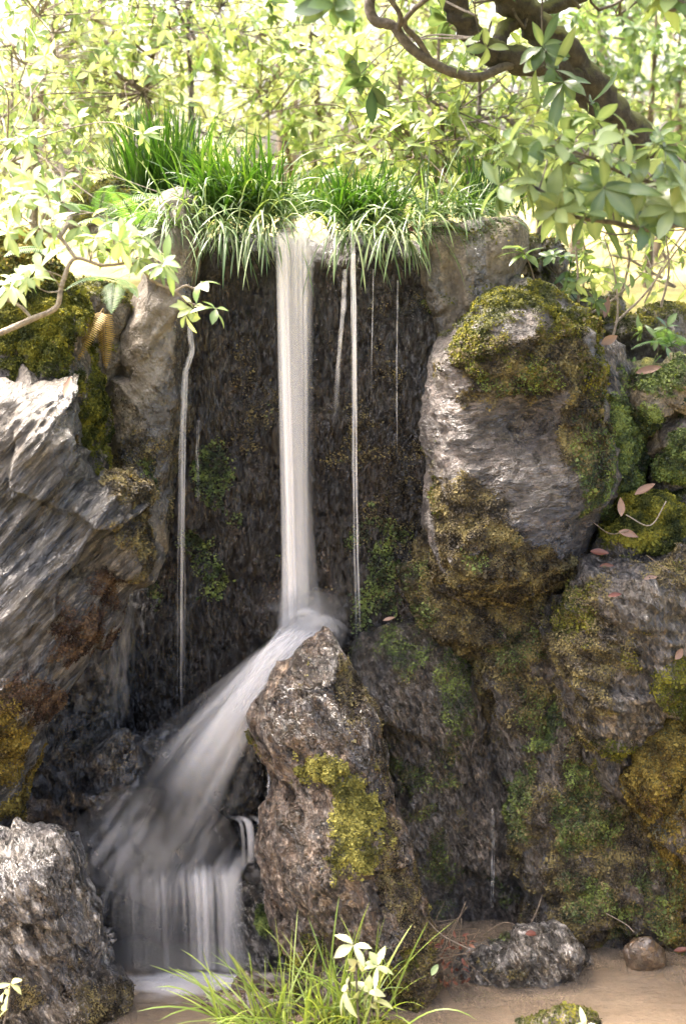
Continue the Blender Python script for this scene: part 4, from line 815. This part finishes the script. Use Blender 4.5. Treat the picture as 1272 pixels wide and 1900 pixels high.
# small seedling + ground plants
branch_plant('seedling', 'small seedling with five dark leaves against the shadow gap', 'plant', P(985, 560, 0.02), [(PP([(1000, 560), (985, 500), (972, 470)], 0.0), .003, .002)], PP([(972, 468), (965, 460)], 0.0), 'bark_brown', 'leaf_bg', .085, .034, 5, 130, .0015, tone=(.2, .6))
for i, (lb, c, mt) in enumerate([('leafy weed in the dark hollow behind the boulder', (1030, 510), 'leaf_dark'), ('broad leaved weed above the mossy leaf stone', (1215, 640), 'leaf_dark'), ('low green weed beside the pale sapling', (1095, 520), 'leaf_bg')]):
    tips = rtips([(c[0] - 40, c[1] - 40), (c[0] + 40, c[1] - 40), (c[0] + 40, c[1] + 40), (c[0] - 40, c[1] + 40)], 9, (.15, .4), np.random.default_rng(i + 5))
    branch_plant('weed', lb, 'plant', P(c[0], c[1] + 60, .3), [(PP([(c[0], c[1] + 60), (c[0] + 5, c[1])], .3), .003, .002)], tips, 'bark_brown', mt, .06, .024, 5, 140 + i, .0013, tone=(.1, .7))
# foreground plants
branch_plant('pale_plant', 'cream leaved plant standing up in front of the standing rock', 'plant', P(665, 1925, -1.25), [(PP([(668, 1930), (662, 1850), (660, 1780), (655, 1750)], -1.25), .004, .003), (PP([(676, 1930), (690, 1860), (700, 1800)], -1.25), .004, .002)],
    PP([(655, 1752), (662, 1790), (700, 1790), (682, 1840), (660, 1850), (695, 1860), (640, 1840)], -1.25), 'bark_grey', 'leaf_cream', .062, .03, 4, 150, .002, tone=(.3, 1), droop=.5, shape=.55)
branch_plant('pale_plant', 'cream leaved plant poking in at the bottom left edge', 'plant', P(5, 1930, -1.2), [(PP([(0, 1930), (15, 1870), (20, 1830)], -1.2), .004, .002)], PP([(22, 1825), (8, 1835), (12, 1870)], -1.2), 'bark_grey', 'leaf_cream', .055, .024, 4, 151, .002, tone=(.2, .9))
branch_plant('pale_plant', 'cream leaf tip at the bottom edge of the right pool', 'plant', P(1080, 1960, -1.3), [(PP([(1090, 1960), (1085, 1910)], -1.3), .003, .002)], PP([(1085, 1905), (1075, 1912)], -1.3), 'bark_grey', 'leaf_cream', .06, .028, 4, 152, .002, tone=(.6, 1))
# fallen leaves
def fallen(label, px, py, Y, L=0.06, W=0.026, seed=0, mat='dry', ang=0.0, face=(0, -0.7, 0.7)):
    r = np.random.default_rng(seed); mb = MB(); nr = unit(np.array(face) + 0.2 * r.normal(size=3)); a = np.array([math.cos(ang), 0, math.sin(ang)]); a = unit(a - nr * (a @ nr))
    p = P(px, py, Y) - a * L / 2 + nr * 0.012
    mb.leaves(p[None], a[None], nr[None], L, W, r.uniform(.3, .9), 7, 0.25 * r.choice([-1, 1]), 0.5, 0.45)
    tag(mb.build('fallen_leaf', M[mat], origin=p), label, 'fallen leaf', 'dry leaves fallen on the stones')
FL = [('pink dry leaf stuck upright on the grained stone at the left', 127, 727, -.72, .085, .03, 1, 'dry', 1.45), ('pale curled dry leaf on the right leaf stone', 1200, 692, .0, .1, .035, 2, 'dry', .2),
      ('upright dry leaf left of the moss cushion', 1146, 944, -.3, .07, .032, 3, 'dry', 1.5), ('large dry leaf on top of the moss cushion', 1195, 915, -.28, .085, .035, 4, 'dry', .6), ('dry leaf at the lower left of the moss cushion', 1165, 992, -.33, .075, .03, 5, 'dry', -.3),
      ('dry leaf stuck low on the ledge stone at the right edge', 1252, 1215, -.52, .05, .03, 6, 'dry', .8), ('rusty leaf in the litter left of the moss cushion', 1110, 1030, -.3, .07, .03, 7, 'dry_red', -.4), ('red leaf lying below the moss cushion', 1125, 1052, -.32, .06, .026, 8, 'dry_red', .1),
      ('tan leaf on the brown mossy ledge top', 1205, 1075, -.5, .055, .026, 9, 'dry', .4), ('small red leaf further down the ledge top', 1140, 1105, -.52, .05, .018, 10, 'dry_red', .2), ('brown leaf at the water edge right of the pebble', 1262, 1768, -.42, .06, .024, 11, 'dry_red', 0), ('reddish leaf on the mottled pool stone', 985, 1735, -.55, .05, .025, 12, 'dry_red', .3),
      ('dry leaf caught in the weeds behind the boulder', 1120, 575, .3, .09, .03, 13, 'dry', 1.3), ('dry leaf leaning on the sapling foot', 1126, 634, .0, .07, .035, 14, 'dry', .5), ('brown leaf on the flat topped brown stone', 770, 428, .1, .05, .03, 15, 'dry_red', .3), ('orange leaf on top of the grey wall stone', 722, 1154, -.05, .05, .02, 16, 'dry', .1),
      ('orange leaf fallen on the brown moss below the boulder', 1040, 1200, -.35, .05, .02, 17, 'dry_red', .1), ('yellow leaf beside the pool stone at the standing rock foot', 806, 1800, -.78, .05, .024, 18, 'leaf_yellow', 1.2), ('dry leaf caught on the orange moss hump', 1250, 1300, -.5, .09, .03, 19, 'dry', .7)]
for f in FL: fallen(*f)
tw = [('pale dry twig slanting into the pool by the standing rock', [(785, 1700, -.6), (820, 1735, -.62), (868, 1760, -.64)], .0022), ('dark curved twig arching over the mottled pool stone', [(895, 1735, -.4), (935, 1712, -.4), (975, 1722, -.4), (995, 1690, -.3), (1005, 1660, -.25)], .0035), ('pale bent twig lying on the moss cushion', [(1160, 955, -.32), (1205, 975, -.33), (1235, 930, -.3)], .0025),
      ('thin dry twig across the litter left of the moss cushion', [(1095, 965, -.25), (1130, 990, -.32), (1165, 985, -.34)], .0022), ('reddish pine needle twig on the ledge top', [(1198, 1030, -.5), (1240, 1060, -.52)], .0015), ('pale twig over the dark hollow at the right waterline', [(1115, 1690, -.35), (1160, 1715, -.38), (1175, 1730, -.4)], .002)]
for i, (lb, pts, rr_) in enumerate(tw):
    mb = MB(); mb.tube(smooth_path(PP(pts), 6), rr_, 6); tag(mb.build('twig', M['bark_pale' if 'pale' in lb else 'bark_brown']), lb, 'twig')
# pile of twigs and dead leaves beside the standing rock
r = np.random.default_rng(160); lit = thing('twig_litter', P(830, 1800, -.6), 'tangle of red brown twigs and dead leaves between standing rock and pool stone', 'twigs')
mb = MB()
for i in range(46):
    a = P(r.uniform(790, 880), r.uniform(1715, 1800), r.uniform(-.66, -.5)); mb.tube(smooth_path([a, a + r.normal(0, .03, 3), a + r.normal(0, .07, 3)], 4), .0014, 5)
mb.build('twigs', M['bark_brown'], lit)
mb = MB(); k = 70; pos = P(r.uniform(785, 870, k), r.uniform(1735, 1830, k), r.uniform(-.66, -.52, k)); mb.leaves(pos, r.normal(size=(k, 3)), r.normal(size=(k, 3)) + np.array([0, -.4, .6]), .03, .012, r.random(k), 4, .4, .3); mb.build('dead_leaves', M['dry_red'], lit)

# ------------------------------------------------------------------ far wood
r = np.random.default_rng(170); fl = MB()
n = 5600; px = r.uniform(-550, 1800, n); py = r.uniform(-160, 400, n); Yf = r.uniform(5.5, 11, n)
keep = fbm(np.stack([px / 140, py / 140, Yf / 3], 1), 3, 4) > 0.13
tips = P(px, py, Yf)[keep]
rosettes(fl, tips, np.array([0, -.3, .6]) + r.normal(0, .6, tips.shape), 7, 0.105, 0.045, r, (0.2, 1.0), (30, 120), 3)
tk = MB()
for i in range(16):
    x = r.uniform(-3.6, 3.6); y = r.uniform(6, 10); z = zg(np.array(x), np.array(y)); tk.tube(smooth_path([(x, y, z - .1), (x + r.normal(0, .15), y, z + 1.2), (x + r.normal(0, .3), y, z + 2.6)], 5), np.linspace(.05, .02, 11), 7)
wd = thing('woodland', (0, 8, 2.6), 'sunlit far wood filling the background behind the shrubs', 'woodland'); wd['kind'] = 'stuff'
a = fl.build('foliage', M['leaf_yellow'], wd); b = tk.build('trunks', M['bark_brown'], wd); a['kind'] = 'stuff'; b['kind'] = 'stuff'

# ------------------------------------------------------------------ water
def strands(mb, n, seed, fn):
    r = np.random.default_rng(seed)
    for i in range(n):
        pth, rad, op = fn(r); mb.tube(smooth_path(pth, 4), rad if np.isscalar(rad) else np.interp(np.linspace(0, 1, (len(pth) - 1) * 4 + 1), np.linspace(0, 1, len(rad)), rad), 8,
                                      a=np.interp(np.linspace(0, 1, (len(pth) - 1) * 4 + 1), np.linspace(0, 1, len(op)), op))
wf = thing('waterfall', P(560, 1170, -0.1), 'main white waterfall dropping over the lip and fanning down over the stones', 'waterfall')
# main fall: column of silky strands
mb = MB()
def fall(x0, x1, rad, op, y0=-0.0, y1=-0.08):
    pth = PP([(x0, 418, .32), (x0, 424, .2), (x0, 433, .1), (x0 + (x1 - x0) * .05, 470, .06), (x0 + (x1 - x0) * .3, 650, .02), (x0 + (x1 - x0) * .65, 900, -.03), (x1, 1170, -.1)])
    return pth, rad, op
strands(mb, 40, 1, lambda r: (lambda u: fall(514 + 64 * u, 528 + 44 * u + r.normal(0, 4), r.uniform(.006, .013), (np.array([.4, .35, .22, .12, .08, .06, .08]) * (1.25 * math.exp(-((u - .2) / .55) ** 2) + .1)).tolist()))(r.random()))
strands(mb, 14, 2, lambda r: (lambda u: fall(514 + 16 * u, 534 + 16 * u, r.uniform(.004, .008), [.7, .7, .65, .6, .6, .6, .6]))(r.random()))
strands(mb, 10, 3, lambda r: (lambda u: fall(546 + 26 * u, 556 + 18 * u, r.uniform(.004, .008), [.5, .5, .45, .3, .12, .06, .05]))(r.random()))
strands(mb, 24, 4, lambda r: fall(542 + r.normal(0, 16), 556 + r.normal(0, 17), r.uniform(.012, .024), [0, 0, .02, .04, .05, .06, .09]))
mb.build('falling_sheet', M['silk'], wf, 'op')
# slanting cascade from the impact down to the lower left
mb = MB()
def fan(r, core=False):
    sx = 556 + r.normal(0, 12); sy = 1172 + r.normal(0, 6)
    ex = r.normal(318, 20) if core else np.clip(r.normal(288, 46), 195, 380); ey = r.uniform(1470, 1580) if core else r.uniform(1440, 1640)
    t = np.linspace(0, 1, 7); bow = r.uniform(.86, .98) if core else r.uniform(.8, 1.02)
    xs = sx + (ex - sx) * t ** bow; ys = sy + (ey - sy) * t ** 1.12; Y = -.12 - .31 * t ** .7 - .04 * r.random() * t
    k = r.uniform(.07, .23) if core else r.uniform(.012, .045)
    xs[1:] += r.normal(0, 4, 6)
    return P(xs, ys, Y), [r.uniform(.006, .01), .01, r.uniform(.009, .018), r.uniform(.012, .026), r.uniform(.016, .036), r.uniform(.02, .04)], [k * 1.6, k * 2.5, k * 2.0, k * 1.2, k * .65, k * .25, 0]
strands(mb, 120, 5, lambda r: fan(r, True))
strands(mb, 170, 15, fan)
def splash(r):
    x = r.normal(275, 42); y = r.normal(1575, 38); l = r.uniform(30, 80); k = r.uniform(.015, .065)
    return PP([(x + l * .8, y - l, -.41), (x + l * .25, y - l * .3, -.43), (x - l * .1, y + l * .25, -.45), (x - l * .3 + r.normal(0, 14), y + l * .7, -.455)]), [.008, r.uniform(.016, .034), .016], [0, k, k, 0]
strands(mb, 120, 16, splash)
strands(mb, 60, 17, lambda r: (lambda x, y, l, k: (PP([(x - l, y + l * .35 + r.normal(0, 5), -.13), (x - l * .3, y + r.normal(0, 5), -.13), (x + l * .3, y + r.normal(0, 5), -.12), (x + l, y + l * .5, -.12)]), [.006, r.uniform(.012, .026), .01], [0, k, k, 0]))(r.normal(568, 14), r.normal(1160, 14), r.uniform(20, 60), r.uniform(.03, .11)))
strands(mb, 50, 18, lambda r: (lambda x, y, l, k: (PP([(x - l, y + r.normal(0, 8), -.1), (x, y, -.1), (x + l, y + r.normal(0, 8), -.09)]), [.008, r.uniform(.02, .04), .008], [0, k, 0]))(r.normal(572, 22), r.normal(1135, 24), r.uniform(20, 50), r.uniform(.008, .03)))
mb.build('cascade', M['silk'], wf, 'op')
# lower cascade over steps, veil into the pool
mb = MB()
def low(r):
    x = r.uniform(192, 440); y0 = 1622 + (440 - x) * .14 + 9 * math.sin(x * .09) + r.normal(0, 6); dx = r.normal(0, 6) - (max(0, 300 - x)) * .1
    b = r.uniform(.006, .03) * (1 + .5 * (x > 345)) * (.35 + 1.3 * (0.5 + 0.5 * math.sin(x * .13 + 2)) * (0.5 + 0.5 * math.sin(x * .047)))
    return PP([(x + 34 - dx, y0 - 50, -.4), (x + 10 - dx * .5, y0 - 14, -.44), (x, y0 + 12, -.46), (x - 3 + dx, y0 + 60, -.475), (x - 5 + 1.6 * dx, y0 + 110, -.485), (x - 6 + 2 * dx, 1798, -.49)]), [.012, r.uniform(.01, .022), r.uniform(.014, .034)], [0, b, b * r.uniform(.8, 2), b * r.uniform(.5, 1.4), b * r.uniform(.3, 1), b * .8]
strands(mb, 170, 6, low)
for xc, k in ((372, .1), (418, .075), (300, .03), (245, .025)):
    strands(mb, 24, int(xc), lambda r: (lambda x: (PP([(x, 1600, -.42), (x, 1628, -.46), (x + 3, 1660, -.48), (x + 5, 1720, -.49), (x + 8, 1796, -.5)]), r.uniform(.007, .018), [0, k, k * 1.2, k * .8, k]))(xc + r.normal(0, 13)))
strands(mb, 10, 8, lambda r: (lambda x: (PP([(x - 20, 1515, -.36), (x, 1525, -.4), (x + 6, 1560, -.43), (x + 6, 1600, -.44)]), .008, [0, .16, .14, .05]))(r.uniform(440, 490)))
mb.build('veil', M['silk'], wf, 'op')
mb = MB()
strands(mb, 90, 12, lambda r: (lambda x, y, l: (PP([(x - l, y + r.normal(0, 3), -.5), (x, y, -.5), (x + l, y + r.normal(0, 3), -.5)]) * np.array([1, 1, 0]) + np.array([0, -.02 * r.random() - (y - 1790) * .0045, .006]), r.uniform(.008, .02), [0, r.uniform(.06, .3), 0]))(r.normal(370, 60) if r.random() < .65 else r.uniform(220, 430), 1786 + abs(r.normal(0, 16)), r.uniform(25, 80)))
mb.build('foam', M['silk'], wf, 'op')
# spray: soft homogeneous mist bodies around the impact and the foot
def mist_mat(name, dens):
    m, n = new_mat(name); v = N(n, 'VolumePrincipled'); v.inputs['Density'].default_value = dens; v.inputs['Color'].default_value = (.95, .94, .94, 1); v.inputs['Anisotropy'].default_value = 0.2
    n.links.new(v.outputs[0], N(n, 'OutputMaterial').inputs['Volume']); return m
M['mist'] = mist_mat('spray_mist', 0.4)
def blob(c, rad, seed, rot=0.0):
    u = np.linspace(0, np.pi, 14); v = np.linspace(0, 2 * np.pi, 22, endpoint=False); U, Vv = np.meshgrid(u, v, indexing='ij')
    S = np.stack([np.sin(U) * np.cos(Vv), np.sin(U) * np.sin(Vv), np.cos(U)], -1).reshape(-1, 3)
    S = S * (1 + .18 * fbm(S * 1.5 + seed, 2, seed))[:, None] * np.array(rad)
    S = np.stack([S[:, 0] * math.cos(rot) - S[:, 2] * math.sin(rot), S[:, 1], S[:, 0] * math.sin(rot) + S[:, 2] * math.cos(rot)], 1)
    i = np.arange(14 * 22).reshape(14, 22); j = np.roll(i, -1, 1)
    return S + c, np.stack([i[:-1], i[1:], j[1:], j[:-1]], -1).reshape(-1, 4)
for i, (x, y, Y, rad, rot) in enumerate([(580, 1165, -.1, (.15, .16, .15), 0), (575, 1165, -.1, (.1, .12, .1), 0), (560, 1172, -.12, (.08, .08, .06), 0), (430, 1330, -.3, (.4, .1, .13), R(52)), (280, 1570, -.42, (.3, .14, .24), 0), (320, 1775, -.5, (.32, .14, .08), 0), (385, 1780, -.5, (.18, .1, .06), 0), (800, 1680, -.2, (.12, .08, .09), 0)]):
    v_, f_ = blob(P(x, y, Y), rad, i + 3, rot); mesh_obj('spray', v_, f_, M['mist'], wf)
# trickles
TR = 'thin trickles running down the wet face'
def trickle(label, pts, n, jit, rad, op, seed):
    mb = MB(); A = np.array(pts, float); tt = np.linspace(0, 1, len(A)); t = np.linspace(0, 1, 22)
    A = np.stack([np.interp(t, tt, A[:, k]) for k in range(3)], 1); opi = np.interp(t, np.linspace(0, 1, len(op)), op)
    def one(r):
        w = A.copy(); w[:, 0] += r.normal(0, jit) + np.cumsum(r.normal(0, jit * .22, 22)) * (.3 + .7 * t)
        return PP(w), rad * np.clip(r.lognormal(-.2, .45, 22), .3, 2.2), opi * r.uniform(.25, 1.25, 22) * (1 - t ** 6)
    strands(mb, n, seed, one)
    tag(mb.build('trickle', M['silk'], None, 'op'), label, 'trickle', TR)
trickle('bent trickle beside the crack under the lime whorls', [(352, 605, .0), (357, 650, -.01), (345, 690, -.03), (339, 800, -.05), (337, 1000, -.07), (335, 1180, -.08), (335, 1345, -.1)], 9, 2.6, .0036, [.2, .22, .17, .22, .2, .13, .06], 31)
trickle('brightest straight trickle right of the main waterfall', [(655, 440, .1), (656, 480, .05), (658, 620, .02), (660, 850, 0), (662, 1030, -.02), (667, 1200, -.04)], 8, 1.7, .0034, [.3, .42, .4, .34, .24, .08], 32)
trickle('short faint trickle between the waterfall and the bright trickle', [(640, 500, .08), (636, 560, .06), (628, 660, .05), (620, 800, .04)], 5, 3, .005, [.15, .25, .2, 0], 33)
trickle('hair thin trickle under the striped grass fringe', [(692, 500, .12), (690, 600, .1), (688, 740, .1)], 2, 1, .0022, [.2, .35, .05], 34)
trickle('hair thin trickle nearest the flat topped stone', [(738, 520, .12), (736, 680, .1), (737, 860, .08)], 2, 1, .0022, [.25, .35, .05], 35)
trickle('thin side trickle over the green moss patch', [(368, 780, .06), (366, 850, .05), (370, 960, .04)], 2, 1.5, .003, [.15, .25, .05], 36)
trickle('faint water curtain below the grained stone overhang', [(235, 1090, -.12), (232, 1180, -.13), (228, 1340, -.14)], 16, 12, .012, [.01, .025, .03], 37)
trickle('fine thread of water down the grey wall stone', [(914, 1500, -.16), (914, 1600, -.17), (912, 1690, -.18)], 2, .8, .002, [.2, .35, .3], 38)
trickle('little spill beside the neck of the standing rock', [(498, 1420, -.34), (500, 1450, -.36), (497, 1490, -.37)], 4, 2.5, .005, [.1, .3, .1], 39)
trickle('trickle in the dark gap between the right mossy stones', [(1205, 830, .3), (1200, 860, .28), (1196, 900, .27)], 2, 1, .003, [.2, .25, .1], 40)
for o in list(bpy.data.objects):
    if '_o' in o.keys(): del o['_o']
